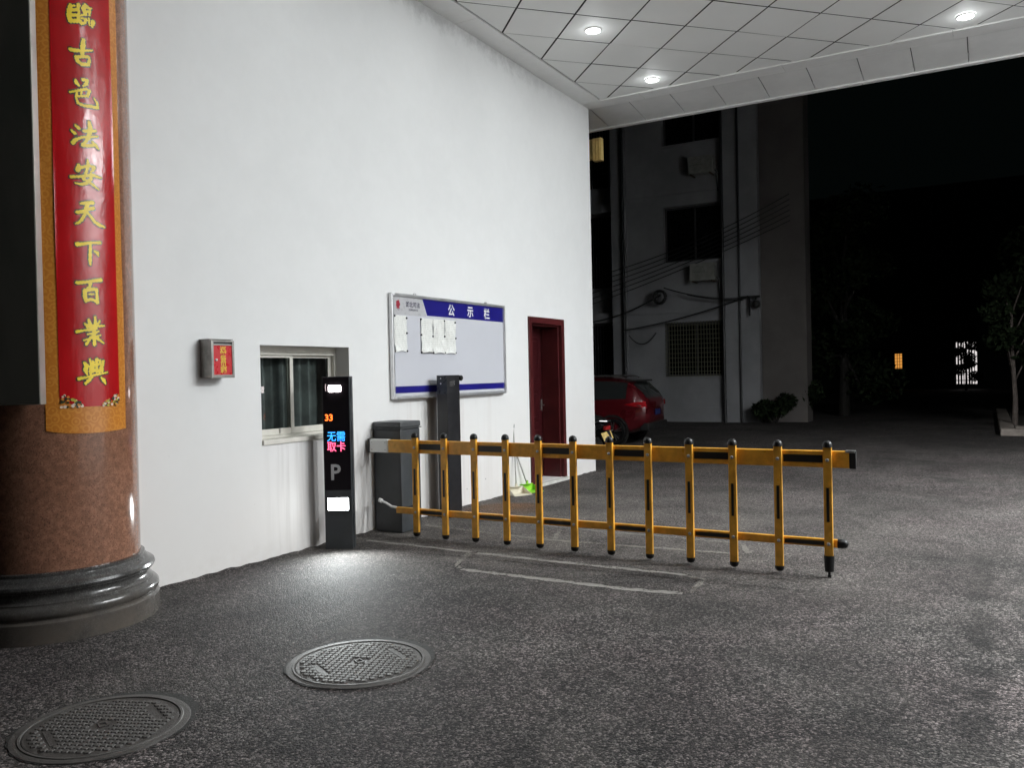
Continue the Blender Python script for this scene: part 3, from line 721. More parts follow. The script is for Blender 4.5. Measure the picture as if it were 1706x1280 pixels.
def plate(y0_, z0_, y1_, z1_, y2_, y3_, dep):  # trapezoid: bottom y0..y1, top y2..y3
    m = MB(); m.poly([(WX+dep, y0_, z0_), (WX+dep, y1_, z0_), (WX+dep, y3_, z1_), (WX+dep, y2_, z1_)]); return m
hz = z1-.033; hb = 2.148
M_BLUE = simple('blue_print', (.012, .010, .17), .32, vary=.05, vscale=2, even=True)
part(plate(7.335, hb, yb-.034, hz, 7.255, yb-.034, .0315), 'header_band', M_BLUE, nb)
part(plate(ya+.034, hb-.012, 7.325, hz, ya+.034, 7.245, .0312), 'logo_panel', simple('pale_grey_print', (.48, .48, .50), .3, vary=.03), nb)
part(plate(ya+.034, z0+.062, yb-.034, z0+.132, ya+.034, yb-.034, .0315), 'footer_band', M_BLUE, nb)
for chh, yy in zip('公示栏', (7.80, 8.19, 8.555)):
    m = MB(); put_text(m, chh, .135, on_wall(yy, 2.232, .0325), .0028); part(m, 'title_character', simple('white_print', (.8, .8, .8), .4), nb)
for tx2, sz, yy, zz, bo in (('湖北司法', .062, 7.085, 2.248, .0016), ('HUBEI JUSTICE', .024, 7.095, 2.192, .0006), ('中国', .016, 6.832, 2.186, 0)):
    m = MB(); put_text(m, tx2, sz, on_wall(yy, zz, .0322), bo); part(m, 'logo_lettering', simple('dark_print', (.05, .045, .08), .4), nb)
m = MB(); pts = []
for k in range(28):
    a = 2*PI*k/28; r_ = .036*(1+.10*math.cos(5*a+.3)); pts.append((WX+.0322, 6.832+r_*.92*math.cos(a), 2.243+r_*1.1*math.sin(a)))
m.poly(pts); m.box((WX+.031, 6.806, 2.198), (WX+.0328, 6.858, 2.209)); part(m, 'emblem', simple('dark_red_print', (.30, .02, .04), .4), nb)
for yy in (7.15, 8.57):
    m = MB(); m.box((WX+.003, yy-.018, z1-.002), (WX+.02, yy+.018, z1+.022), .003); part(m, 'hanger', M_ALU, nb)
def paper_mat():
    t = NT('notice_paper'); n = t.noise(22, 5, .7)
    x, y, z = t.xyz(); rows = t.ramp(t.math('SINE', t.math('MULTIPLY', z, 320.0)), .35, .8)
    pr = t.math('MULTIPLY', rows, t.ramp(t.noise(70, 2, vec=t.scale((1, 1, .25))), .45, .6))
    t.color(t.mix(t.math('MULTIPLY', pr, .5), (.80, .81, .78), (.25, .25, .25))); t.set(rough=.6); t.bump(n, .6, .02); return t.m
M_PAPER = paper_mat()
M_PIN = simple('dark_pin', (.03, .03, .035), .4)
def paper(y0_, y1_, z1_, z0_, curl, label, pins):
    t = thing('paper_notice', label, 'paper', (WX+.031, (y0_+y1_)/2, z0_), 0, 'paper notices pinned on the board')
    m = MB(); nu, nv = 12, 18; vs = []
    for j in range(nv+1):
        row = []
        for i in range(nu+1):
            u, v = i/nu, j/nv
            lift = .006 + .022*nz.noise(Vector((u*2.2+y0_*7, v*2.6, y0_*31))) + .006*nz.noise(Vector((u*6+y0_*17, v*8, 3)))
            lift += curl*max(0, 1-v*5)**1.5*math.sin(PI*u)
            row.append(m.bm.verts.new((WX+.031+max(.002, lift), y0_+(y1_-y0_)*u, z0_+(z1_-z0_)*v + (.016*math.sin(PI*u)*max(0, 1-v*6) if curl else 0))))
        vs.append(row)
    for j in range(nv):
        for i in range(nu): m.bm.faces.new((vs[j][i], vs[j][i+1], vs[j+1][i+1], vs[j+1][i]))
    part(m, 'sheet', M_PAPER, t, smooth=True)
    for (yy, zz) in pins:
        m = MB(); m.lathe([(.0115, .0), (.0115, .006), (.008, .013), (.0005, .014)], seg=12, m=frame((WX+.033, yy, zz), (0, 1, 0), (0, 0, 1))); part(m, 'pin', M_PIN, t)
zt_, zb2 = 2.118, 1.76
paper(6.76, 6.965, 2.13, 1.75, .02, 'single creased paper notice pinned under the logo at the left of the board', [(6.763, 2.12), (6.963, 2.105), (6.963, 1.95), (6.763, 1.76), (6.963, 1.765)])
paper(7.21, 7.425, zt_, 1.745, .03, 'leftmost creased sheet in the row of three papers on the board', [(7.216, 2.105), (7.426, 2.105), (7.216, 1.94), (7.426, 1.93), (7.216, 1.755), (7.43, 1.752)])
paper(7.43, 7.645, zt_, 1.74, .03, 'middle creased sheet in the row of three papers on the board', [(7.645, 2.105), (7.65, 1.935), (7.648, 1.755)])
paper(7.65, 7.868, zt_, 1.738, .012, 'rightmost smoother sheet in the row of three papers on the board', [(7.862, 2.095), (7.868, 1.92), (7.862, 1.757)])

# ------------------------------------------------------------------ parking terminal with lamps and LED text
tm = thing('parking_terminal', 'slim dark parking terminal with glowing lamps and LED words by the window', 'parking terminal', (-5.093, 5.552, 0), R(27))
W_, D_, H_ = .243, .12, 1.516
m = MB(); m.box((0, 0, 0), (W_, D_, H_), .004); m.build('body', M_GREY, tm)
def black_glass():
    t = NT('smoked_front_panel'); t.color((.012, .010, .012)); t.set(rough=t.ramp(t.noise(5, 3), .3, .7, .06, .12), spec=.4); return t.m
m = MB(); m.box((.006, -.003, .52), (W_-.006, .001, H_-.006), .001); fp = m.build('front_panel', black_glass(), tm)
def tfm(x, z, d=-.0042): return frame((x, d, z), (1, 0, 0), (0, 0, 1))
m = MB(); m.box((.03, -.006, .342), (.215, -.0005, .452), .004); m.build('fill_lamp', emit('fill_lamp_lens', (.95, 1.0, 1.0), 22.0), tm)
ld = bpy.data.lights.new('fill_light', 'SPOT'); ld.energy = 185; ld.spot_size = R(125); ld.spot_blend = 1.0; ld.shadow_soft_size = .05; ld.color = (.94, 1, 1)
lo = bpy.data.objects.new('fill_light', ld); link(lo, tm); lo.location = (.125, -.02, .40); lo.rotation_euler = (R(-66), 0, R(20))
m = MB(); m.box((.022, -.005, .334), (.223, .001, .460), .004); m.build('lamp_bezel', M_BLACK, tm)
for hx in (.060, .117):
    m = MB(); m.box((hx, -.007, 1.380), (hx+.052, -.0031, 1.440), .012); m.build('head_lamp', emit('head_lamp_lens', (1.0, .90, .90), 16.0), tm)
m = MB(); m.tube([(.035, -.006, 1.452), (.032, -.006, 1.42), (.036, -.006, 1.39)], .003); m.build('glow_arc', emit('dim_pink_glow', (1, .8, .8), .7), tm)  # thin curved tube that emits a dim pink glow
m = MB(); put_text(m, '33', .080, tfm(.056, 1.157), .0015, .95); m.build('orange_digits', emit('orange_led', (1.0, .16, .02), 3.2), tm)
m = MB(); put_text(m, '无需', .094, tfm(.117, .990), .0006, .88); m.build('blue_characters', emit('blue_led', (.03, .33, 1.0), 2.6), tm)
m = MB(); put_text(m, '取卡', .094, tfm(.117, .902), .0010, .88); m.build('red_characters', emit('red_led', (1.0, .10, .22), 2.8), tm)
m = MB(); put_text(m, 'P', .192, tfm(.108, .677), .004, .95); m.build('letter_p', simple('pale_grey_vinyl', (.42, .42, .43), .45), tm)
m = MB(); m.box((W_-.001, .035, .0), (W_+.004, .041, 1.50)); m.build('side_seam', M_DARK, tm)

# ------------------------------------------------------------------ barrier gate: cabinet and folding fence arm
bg_ = thing('barrier_gate', 'grey barrier cabinet with a long orange and black fence arm across the drive', 'barrier gate', (-5.07, 6.58, 0))
cx0, cx1, cy0, cy1 = -5.235, -4.908, 6.415, 6.735
m = MB(); m.box((cx0, cy0, 0), (cx1, cy1, 1.0), .018).box((cx0+.01, cy0+.01, .99), (cx1-.01, cy1-.01, 1.012))
cab = part(m, 'cabinet', M_GREY, bg_)
m = MB(); m.box((cx0-.004, cy0-.006, 1.012), (cx1+.006, cy1+.004, 1.068), .012)
m.box((cx0-.002, cy0-.022, 1.000), (cx1+.020, cy1, 1.010), .003)
part(m, 'lid', simple('lid_powder_coat', (.062, .065, .068), .45, vary=.1, bump=.06, bscale=400), cab)
m = MB()
for yy in (cy0+.06, cy0+.26): m.box((cx0+.1, cy0-.004, .06), (cx0+.11, cy0, .9))
bm_z0, bm_z1 = .785, .905
YB0, YB1 = 6.315, 6.365      # beam behind the posts
posts = [-4.652, -4.328, -4.006, -3.682, -3.358, -3.030, -2.702, -2.372, -2.038, -1.702, -1.368, -1.022]
m = MB(); m.box((-4.98, YB0, bm_z0), (-.862, YB1, bm_z1), .007)
beam = part(m, 'beam', M_YEL, bg_)
m = MB(); m.box((-5.20, YB0-.006, bm_z0-.004), (-4.982, YB1+.006, bm_z1+.004), .012); part(m, 'white_sleeve', M_WHITEP, beam)
for xx_ in (-5.17, -5.01):
    for zz in (.81, .88):
        m = MB(); m.lathe([(.006, 0), (.006, .004), (.0005, .005)], seg=10, m=frame((xx_, YB0-.006, zz), (1, 0, 0), (0, 0, 1))); part(m, 'screw', M_STEEL, beam)
m = MB(); m.box((-5.222, YB0-.009, bm_z0-.008), (-5.199, YB1+.009, bm_z1+.008), .006); part(m, 'end_clamp', M_BLACK, beam)
m = MB(); m.box((-.880, YB0-.004, bm_z0-.003), (-.835, YB1+.004, bm_z1+.003), .006); part(m, 'end_cap', M_BLACK, beam)
m = MB(); m.box((-.905, YB0-.005, bm_z1-.01), (-.84, YB1+.005, bm_z1+.006), .003); part(m, 'cap_clip', M_ALU, beam)
ms = []
for k in range(0, 12, 2):
    m = MB(); m.box((posts[k]+.036, YB0-.0025, bm_z0+.036), (posts[k+1]-.036, YB0+.001, bm_z1-.030)); part(m, 'black_stripe', M_BLACK, beam)
m = MB(); m.box((-4.905, YB0+.004, .212), (-.965, YB1-.012, .270), .006); rail = part(m, 'lower_rail', M_YEL, bg_)
for k in range(0, 12, 2):
    m = MB(); m.box((posts[k]+.034, YB0+.0015, .224), (posts[k+1]-.034, YB0+.005, .254)); part(m, 'black_stripe', M_BLACK, rail)
m = MB(); yc = (YB0+YB1-.008)/2
m.lathe([(.034, 0), (.036, .008), (.036, .03), (.031, .052), (.018, .066), (.0005, .071)], seg=20, m=frame((-.966, yc, .241), (0, 1, 0), (0, 0, 1)))
part(m, 'end_cap', M_RUBBER, rail, smooth=True)
m = MB(); m.tube([(-4.91, yc, .262), (-4.97, yc, .268), (-5.04, yc, .300), (-5.10, yc, .318)], .012)
m.tube([(-5.085, yc, .314), (-5.115, yc, .322)], .022); part(m, 'link_rod', M_WHITEP, rail, smooth=True)
m = MB(); m.tube([(-4.9, YB1-.01, .258), (-4.80, YB1+.02, .268), (-4.70, YB1+.03, .30)], .004); part(m, 'cable', M_BLACK, rail)
pw = .0295
def fence_post(x, last):
    t_, b_ = .945, .045
    m = MB(); m.box((x-pw, 6.283, b_ if not last else .15), (x+pw, 6.3145, t_), .006); p = part(m, 'post', M_YEL, bg_)
    m = MB(); m.box((x-.0095, 6.2805, .40), (x+.0095, 6.2845, .645)); part(m, 'black_stripe', M_BLACK, p)
    dome = [(.0335, -.012), (.0345, -.004), (.0335, .010), (.028, .024), (.016, .034), (.0005, .038)]
    m = MB(); m.lathe(dome, seg=20, c=(0, 0, 0), m=Matrix.Translation((x, 6.2987, t_))); part(m, 'cap', M_RUBBER, p, smooth=True)
    if not last:
        m = MB(); m.lathe([(r_, -z_*.9) for r_, z_ in dome], seg=20, m=Matrix.Translation((x, 6.2987, b_))); part(m, 'cap', M_RUBBER, p, smooth=True)
    else:
        m = MB(); m.lathe([(.036, .16), (.037, .15), (.031, .045), (.0005, .043)], seg=16, m=Matrix.Translation((x, 6.2987, 0))); m.tube([(x, 6.2987, .046), (x, 6.2987, .008)], .009).tube([(x, 6.2987, .02), (x, 6.2987, .0)], .013)
        part(m, 'rubber_foot', M_RUBBER, p, smooth=True)
    for zz in (.842, .241):
        m = MB(); m.lathe([(.0125, 0), (.0125, .003), (.009, .006), (.0005, .008)], seg=14, m=frame((x, 6.2832, zz), (1, 0, 0), (0, 0, 1))); part(m, 'bolt', M_STEEL, p)
for k, x in enumerate(posts): fence_post(x, k == 11)

# ------------------------------------------------------------------ camera post behind the barrier
po = thing('camera_post', 'tall slim black camera post standing in front of the notice board', 'camera post', (-5.04, 7.45, 0))
px0, px1, py0, py1 = -5.115, -4.982, 7.335, 7.575
m = MB(); m.box((px0, py0, .012), (px1, py1, 1.508), .004); body = part(m, 'body', M_DARK, po)
m = MB(); m.box((px0-.02, py0-.02, 0), (px1+.02, py1+.03, .012), .003); part(m, 'base_plate', M_DARK, po)
m = MB(); m.box((px0+.004, py0-.002, 1.31), (px1-.004, py0+.001, 1.500)); part(m, 'front_plate', simple('blue_black_plate', (.022, .028, .036), .3), po)
for (zz, yy) in ((1.475, 0), (1.42, 0)):
    m = MB(); m.lathe([(.008, 0), (.008, .003), (.0005, .004)], seg=12, m=frame((px0+.055, py0-.002, zz), (1, 0, 0), (0, 0, 1))); part(m, 'screw', M_ALU, po)
m = MB()
for k in range(3): m.box((px1-.001, py0+.05, 1.436-k*.02), (px1+.0015, py0+.15-.01*k, 1.440-k*.02))
part(m, 'vent_slot', simple('slot_grey', (.25, .24, .23), .5), po)
m = MB(); m.lathe([(.006, 0), (.006, .003), (.0005, .004)], seg=10, m=frame((px1, py0+.14, 1.41), (0, 1, 0), (0, 0, 1))); part(m, 'screw', M_ALU, po)
m = MB(); m.lathe([(.0005, -.05), (.022, -.05), (.03, -.04), (.03, .04), (.022, .05), (.0005, .05)], seg=18, m=frame((px1-.03, py1+.022, 1.475), (0, 1, 0), (0, 0, 1))); part(m, 'lamp_pod', M_BLACK, po, smooth=True)

# ------------------------------------------------------------------ long handled dustpans by the door
def dustpan(loc, rz, pan_mat, top, label, lean):
    t = thing('dustpan', label, 'dustpan', loc, rz)
    m = MB(); w_, d_, h_ = .13, .19, .095; th = .003
    # scoop opening towards -y, back at +y
    prof = [(-w_, -d_/2, 0), (w_, -d_/2, 0), (w_, d_/2, 0), (-w_, d_/2, 0)]
    m.box((-w_, -d_/2, .002), (w_, d_/2, .006), .001)
    m.poly([(-w_, -d_/2, .006), (-w_, d_/2, .006), (-w_*.86, d_/2, h_)], (th, 0, 0))
    m.poly([(w_, -d_/2, .006), (w_, d_/2, .006), (w_*.86, d_/2, h_)], (-th, 0, 0))
    m.poly([(-w_, d_/2-.004, .006), (w_, d_/2-.004, .006), (w_*.86, d_/2-.004, h_), (-w_*.86, d_/2-.004, h_)], (0, th, 0))
    m.poly([(-w_*.86, d_/2, h_), (w_*.86, d_/2, h_), (w_*.5, d_/2-.06, h_+.004), (-w_*.5, d_/2-.06, h_+.004)], (0, 0, th))
    m.lathe([(.017, 0), (.015, .05)], seg=14, m=Matrix.Translation((0, d_/2-.02, h_-.004)))
    m.build('scoop', pan_mat, t)
    m = MB(); m.tube([(0, d_/2-.02, h_), (lean[0], lean[1], top)], .0085); m.build('handle', M_STEEL, t, smooth=True)
    m = MB(); v = Vector((lean[0], lean[1]-(d_/2-.02), top-h_)).normalized(); p = Vector((lean[0], lean[1], top))
    m.tube([p-v*.02, p, p+v*.03, p+v*.05], [.012, .017, .017, .008]); m.build('grip', simple('grey_grip', (.25, .25, .25), .5), t, smooth=True)
dustpan((-5.11, 9.07, 0), R(62), simple('cream_plastic', (.70, .66, .54), .45, vary=.06), .84, 'cream dustpan with an upright metal handle on the ground by the wall', (.055, .20))
dustpan((-5.10, 9.36, 0), R(74), simple('lime_plastic', (.30, .62, .05), .4, vary=.08), .72, 'lime green dustpan with a leaning metal handle beside the red door', (-.24, .12))

# ------------------------------------------------------------------ manhole covers
def manhole(x, y, ro, ri, rot, label, tilt):
    t = thing('manhole_cover', label, 'manhole cover', (x, y, 0), rot, 'round manhole covers in the asphalt')
    # broken asphalt edge
    m = MB(); ring_o, ring_i = [], []
    n = 90
    for k in range(n):
        a = 2*PI*k/n; far = max(0.0, math.cos(a+rot-R(95)))**1.3; j = .95+.10*far+.012*math.sin(7*a+x)+random.uniform(-.010, .016)+.03*far*random.uniform(-1, 1)
        ring_o.append(m.bm.verts.new((ro*1.055*j*math.cos(a), ro*1.055*j*math.sin(a), .003)))
        ring_i.append(m.bm.verts.new((ro*.985*math.cos(a), ro*.985*math.sin(a), .003)))
    for k in range(n): m.bm.faces.new((ring_i[k], ring_o[k], ring_o[(k+1) % n], ring_i[(k+1) % n]))
    m.build('tar_joint', simple('black_tar_joint', (.022, .021, .02), .8, vary=.4, vscale=30, bump=.6, bscale=90), t)
    m = MB(); m.lathe([(ro, -.002), (ro-.004, .0045), (ro-.012, .0055), (ri+.016, .006), (ri+.013, .0095), (ri+.003, .0095), (ri+.001, .0015)], seg=96)
    m.build('rim', M_IRONRIM, t, smooth=True)
    m = MB(); m.lathe([(ri-.002, .0015), (ri-.002, .0055), (ri-.006, .0065), (.0005, .0065)], seg=96)
    cells = []
    st = .046
    for i in range(-9, 10):
        for j in range(-9, 10):
            for o in (0, 1):
                u = (i + .5*o)*st; v = (j + .5*o)*st*.98
                if math.hypot(u, v) > ri-.03 or math.hypot(u, v) < .05: continue
                if abs(abs(v) - ri*.66) < .024 and abs(u) < ri*.33: continue
                r_ = .0165
                m.lathe([(r_*1.15, .0060), (r_*.85, .0115), (.0005, .0125)], seg=6, c=(u, v, 0), a0=.0)
    m.box((-.026, -.02, .006), (.026, -.012, .012)).box((-.026, .012, .006), (.026, .02, .012)).box((-.026, -.012, .006), (-.018, .012, .012)).box((.018, -.012, .006), (.026, .012, .012))
    for sgn in (-1, 1): m.box((-ri*.3, sgn*ri*.66-.016, .006), (ri*.3, sgn*ri*.66+.016, .0085))
    m.build('lid', M_IRON, t)
    m = MB(); m.box((ri*.30, -ri*.86, .0062), (ri*.42, -ri*.80, .008)).box((-ri*.42, ri*.80, .0062), (-ri*.30, ri*.86, .008)); m.build('pick_hole', M_BLACK, t)
manhole(-2.905, 3.400, .378, .328, R(-27), 'round cast iron manhole cover in the middle of the foreground asphalt', 0)
manhole(-3.385, 2.262, .362, .312, R(-22), 'round cast iron manhole cover in the near corner below the column', 0)

# ------------------------------------------------------------------ rear building
M_FAC = simple('pale_facade_paint', (.25, .25, .26), .75, vary=.15, vscale=.8, bump=.15, bscale=30)
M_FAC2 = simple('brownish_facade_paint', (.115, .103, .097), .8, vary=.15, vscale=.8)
YB = 24.0
rb = thing('rear_building', 'dim pale building with barred windows behind the red car', 'building', (-8, YB+4, 0))
m = MB()
m.box((-10.05, YB, -.1), (-8.42, YB+.25, 13), 0); m.box((-6.57, YB, -.1), (-5.65, YB+.25, 13), 0)
for z0_, z1_ in ((-.1, 1.34), (2.93, 4.72), (6.36, 8.18), (9.85, 13)): m.box((-8.42, YB, z0_), (-6.57, YB+.25, z1_))
m.box((-6.62, YB-.16, -.1), (-5.62, YB-.002, 13)); m.box((-10.05, YB-.1, -.1), (-9.58, YB-.002, 13))
for z_ in (3.22, 6.72, 10.2): m.box((-9.575, YB-.05, z_), (-6.625, YB-.002, z_+.14))
m.box((-9.575, YB-.06, 0), (-6.625, YB-.002, .42))
part(m, 'wall', M_FAC, rb)
m = MB(); m.box((-14, YB+.8, -.1), (-10.06, YB+1.0, 13)); m.box((-14, YB+.26, 3.05), (-10.06, YB+.8, 3.35)); m.box((-14, YB+.26, 6.5), (-10.06, YB+.8, 6.75)); part(m, 'recessed_wing', M_FAC, rb)
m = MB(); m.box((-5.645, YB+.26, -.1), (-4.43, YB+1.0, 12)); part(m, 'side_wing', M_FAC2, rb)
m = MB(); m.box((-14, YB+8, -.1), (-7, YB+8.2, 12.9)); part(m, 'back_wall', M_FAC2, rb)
for z0_, z1_, grille in ((1.34, 2.93, 1), (4.72, 6.36, 0), (8.18, 9.85, 0)):
    m = MB(); m.box((-8.40, YB+.18, z0_+.02), (-6.59, YB+.20, z1_-.02)); wn = part(m, 'window', M_NIGHTWIN, rb)
    m = MB()
    for xx_ in (-8.41, -7.52, -6.63): m.box((xx_, YB+.14, z0_+.01), (xx_+.05, YB+.178, z1_-.01))
    m.box((-8.35, YB+.142, z0_+.01), (-6.64, YB+.176, z0_+.06)); m.box((-8.35, YB+.142, z1_-.06), (-6.64, YB+.176, z1_-.01))
    part(m, 'window_frame', simple('dark_window_frame', (.05, .05, .05), .5), wn)
    if grille:
        m = MB()
        for k in range(21): m.box((-8.37+k*.0875, YB-.075, z0_-.01), (-8.357+k*.0875, YB-.063, z1_+.02))
        for k in range(12): m.box((-8.41, YB-.064, z0_+.0+k*.135), (-6.63, YB-.052, z0_+.012+k*.135))
        part(m, 'window_grille', simple('olive_grille_paint', (.13, .13, .085), .5), wn)
    m = MB(); m.box((-8.45, YB-.05, z0_-.06), (-6.63, YB+.1, z0_-.001)); part(m, 'window_sill', M_FAC, wn)
for z0_, z1_ in ((.2, 3.0), (4.2, 6.45), (7.4, 9.9)):
    m = MB(); m.box((-13, YB+.76, z0_), (-10.15, YB+.79, z1_)); wn = part(m, 'opening', M_NIGHTWIN, rb)
    m = MB()
    for k in range(30): m.box((-13+k*.098, YB+.72, z0_), (-12.975+k*.098, YB+.75, z1_))
    part(m, 'bars', simple('dark_bars', (.04, .04, .045), .5), wn)
m = MB()
for xx_ in (-9.62, -6.60): m.tube([(xx_, YB-.22, 0), (xx_, YB-.22, 12.5)], .045)
m.tube([(-6.14, YB-.2, 0), (-6.14, YB-.2, 12.5)], .03)
part(m, 'downpipe', simple('black_pipe', (.012, .012, .013), .5), rb)
def ac_unit(x, z, label):
    t = thing('air_conditioner', label, 'air conditioner', (x, YB-.05, z), 0, 'air conditioner units on the rear building')
    m = MB(); m.box((-.36, -.36, 0), (.36, -.06, .50), .015); m.build('case', simple('ac_case', (.24, .24, .22), .6), t)
    m = MB()
    for k in range(1, 7): m.lathe([(.03*k, -.004), (.03*k+.006, -.004)], seg=24, m=frame((-.1, -.364, .25), (1, 0, 0), (0, 0, 1)))
    m.box((-.285, -.366, .247), (.085, -.361, .253)); m.build('fan_guard', M_BLACK, t)
    for q_ in (-.3, .26):
        m = MB(); m.box((q_, -.38, -.03), (q_+.04, .045, 0)); m.build('bracket', simple('rusty_bracket', (.1, .07, .05), .8), t)
    m = MB(); m.tube([(.36, -.15, .1), (.42, -.1, 0), (.40, .0, -.5)], .02); m.build('hose', M_BLACK, t)
ac_unit(-7.15, 7.15, 'upper air conditioner under the third floor window of the dim building')
ac_unit(-7.15, 4.08, 'lower air conditioner above the barred window of the dim building')
ys_ = thing('yellow_sign', 'golden yellow two-panel box sign just under the canopy edge by the white wall end', 'sign', (-5.6, 13.0, 5.0))
m = MB(); m.box((-6.3, 12.75, 5.03), (-5.665, 12.83, 5.36), .006); part(m, 'panel', simple('golden_panel', (.70, .52, .20), .5, vary=.1), ys_)
m = MB(); m.box((-5.652, 12.72, 4.99), (-5.50, 12.83, 5.36), .006)
for k in range(3): m.box((-5.642+k*.05, 12.708, 5.0), (-5.617+k*.05, 12.722, 5.355))
part(m, 'ribbed_panel', simple('golden_ribbed_panel', (.76, .56, .22), .5, vary=.1), ys_)
m = MB(); m.tube([(-5.9, 11.69, 5.2), (-5.9, 12.76, 5.2)], .03); part(m, 'arm', M_STEEL, ys_)
# cables over the facade
M_CAB = simple('black_cable', (.008, .008, .008), .6)
def cable(p, q, sag, label, r=.018):
    m = MB(); n = 16; pts = []
    for k in range(n+1):
        u = k/n; pts.append(tuple(Vector(p)*(1-u)+Vector(q)*u - Vector((0, 0, sag*4*u*(1-u)))))
    m.tube(pts, r, 6); o = m.build('cable', M_CAB, None, smooth=True)
    tag(o, label, 'cable', 'black cables strung across the dim building')
yc_ = YB-.3
lab = 'thin black cable strung slanting across the front of the dim building'
for k in range(6):
    cable((-10.9, yc_-.02*k, 3.55+.17*k), (-4.7, yc_-.02*k, 5.55+.14*k), .10+.03*k, lab, .012)
cable((-10.6, yc_-.2, 3.05), (-8.4, yc_-.1, 3.75), .12, 'thick black cable rising from the left to the cable coil', .022)
cable((-9.6, yc_-.1, 2.75), (-5.85, yc_-.1, 3.55), .10, 'black cable running from the downpipe to the corner bracket', .02)
cable((-8.3, yc_-.1, 3.95), (-5.9, yc_-.1, 3.5), .12, 'black cable from the coil to the corner bracket', .016)
cable((-7.6, yc_-.1, 3.7), (-6.0, yc_-.1, 3.45), .05, 'short black cable under the lower air conditioner', .014)
cable((-9.45, yc_, 2.6), (-8.6, yc_, 2.65), .30, 'drooping loop of black cable left of the barred window', .016)
m = MB(); pts = [(-8.42+.17*math.cos(a*.5), yc_-.05-.004*a, 3.68+.19*math.sin(a*.5)) for a in range(0, 38)]
m.tube(pts, .035, 7); tag(m.build('cable_coil', M_CAB, None, smooth=True), 'coil of spare black cable hanging on the dim building', 'cable')
cb = thing('corner_bracket', 'dark cable bracket with a lamp head on the corner of the dim building', 'bracket', (-5.85, YB-.2, 3.4))
m = MB(); m.box((-6.1, YB-.34, 3.50), (-5.55, YB-.28, 3.56)).box((-5.86, YB-.32, 3.0), (-5.82, YB-.28, 3.52)).box((-5.86, YB-.28, 3.40), (-5.82, YB-.161, 3.44)); part(m, 'arm', M_BLACK, cb)
m = MB(); m.lathe([(.0005, -.14), (.10, -.12), (.12, .0), (.09, .10), (.0005, .12)], seg=16, m=frame((-5.66, YB-.33, 3.32), (1, 0, 0), (0, 0, 1))); m.box((-5.68, YB-.33, 3.4), (-5.64, YB-.29, 3.5)); part(m, 'lamp_head', M_BLACK, cb, smooth=True)

# far dark block with the lit window and the lit doorway
fb = thing('far_building', 'unlit far building at the end of the yard with one orange lit window', 'building', (-2, 62, 0))
m = MB()
FY = 60.0
xs2 = [-14, -5.50, -5.02, -2.0, -.75, 9]; zs2 = [-.1, .30, 1.36, 2.32, 2.95, 13]
for i in range(5):
    for j in range(5):
        if (i == 1 and j == 2) or (i == 3 and j in (1, 2, 3)): continue
        m.box((xs2[i], FY, zs2[j]), (xs2[i+1], FY+.3, zs2[j+1]))
bmesh.ops.remove_doubles(m.bm, verts=m.bm.verts, dist=1e-4)
part(m, 'wall', simple('far_wall', (.03, .035, .035), .85), fb)
m = MB(); m.box((-5.52, FY+.32, 1.3), (-5.0, FY+.36, 2.36)); lw = part(m, 'lit_window', emit('orange_room_light', (1.0, .42, .08), .75), fb)
m = MB()
for k in range(4): m.box((-5.49+k*.15, FY+.1, 1.36), (-5.46+k*.15, FY+.13, 2.32))
for k in range(5): m.box((-5.5, FY+.131, 1.40+k*.2), (-5.02, FY+.15, 1.43+k*.2))
part(m, 'window_bars', M_BLACK, lw)
m = MB(); m.box((-2.05, FY+.8, .2), (-.7, FY+.85, 3.0)); lw = part(m, 'lit_doorway', emit('white_hall_light', (1.0, .93, .92), .8), fb)
m = MB()
for k in range(9): m.box((-1.98+k*.15+random.uniform(-.03, .03), FY+.12, .3), (-1.93+k*.15+random.uniform(-.02, .05), FY+.16, 2.95))
for k in range(5): m.box((-2.0, FY+.165, .5+k*.5), (-.75, FY+.2, .55+k*.5))
part(m, 'lattice_gate', M_BLACK, lw)

# ------------------------------------------------------------------ trees and shrubs
def leaf_mat(name, a, b):
    t = NT(name); oi = t.noise(2.5, 3)
    t.color(t.mix(t.ramp(oi, .35, .65), a, b)); t.set(rough=.8, spec=.05); return t.m
M_LEAF = leaf_mat('dark_leaves', (.008, .013, .006), (.016, .024, .011))
M_LEAF2 = leaf_mat('reddish_leaves', (.03, .016, .015), (.016, .016, .01))
M_BARK = simple('bark', (.012, .010, .008), .85, vary=.3, vscale=12, bump=.6, bscale=30)
M_BARK2 = simple('pale_bark', (.10, .08, .07), .8, vary=.3, vscale=12, bump=.4, bscale=30)
def crown_mesh(blobs, n, size, rnd):
    m = MB()
    for _ in range(n):
        c, r = rnd.choice(blobs)
        d = Vector((rnd.gauss(0, 1), rnd.gauss(0, 1), rnd.gauss(0, 1))).normalized()*r*rnd.uniform(.35, 1.0)
        p = Vector(c) + Vector((d.x, d.y, d.z*.8)); s_ = size*rnd.uniform(.6, 1.4)
        u = Vector((rnd.gauss(0, 1), rnd.gauss(0, 1), rnd.gauss(0, 1))).normalized(); v = u.orthogonal().normalized()
        v = (v*math.cos(rnd.random()*6) + u.cross(v)*math.sin(rnd.random()*6)).normalized()
        m.bm.faces.new([m.bm.verts.new(q) for q in (p-u*s_, p+v*s_*.45, p+u*s_, p-v*s_*.45)])
    return m
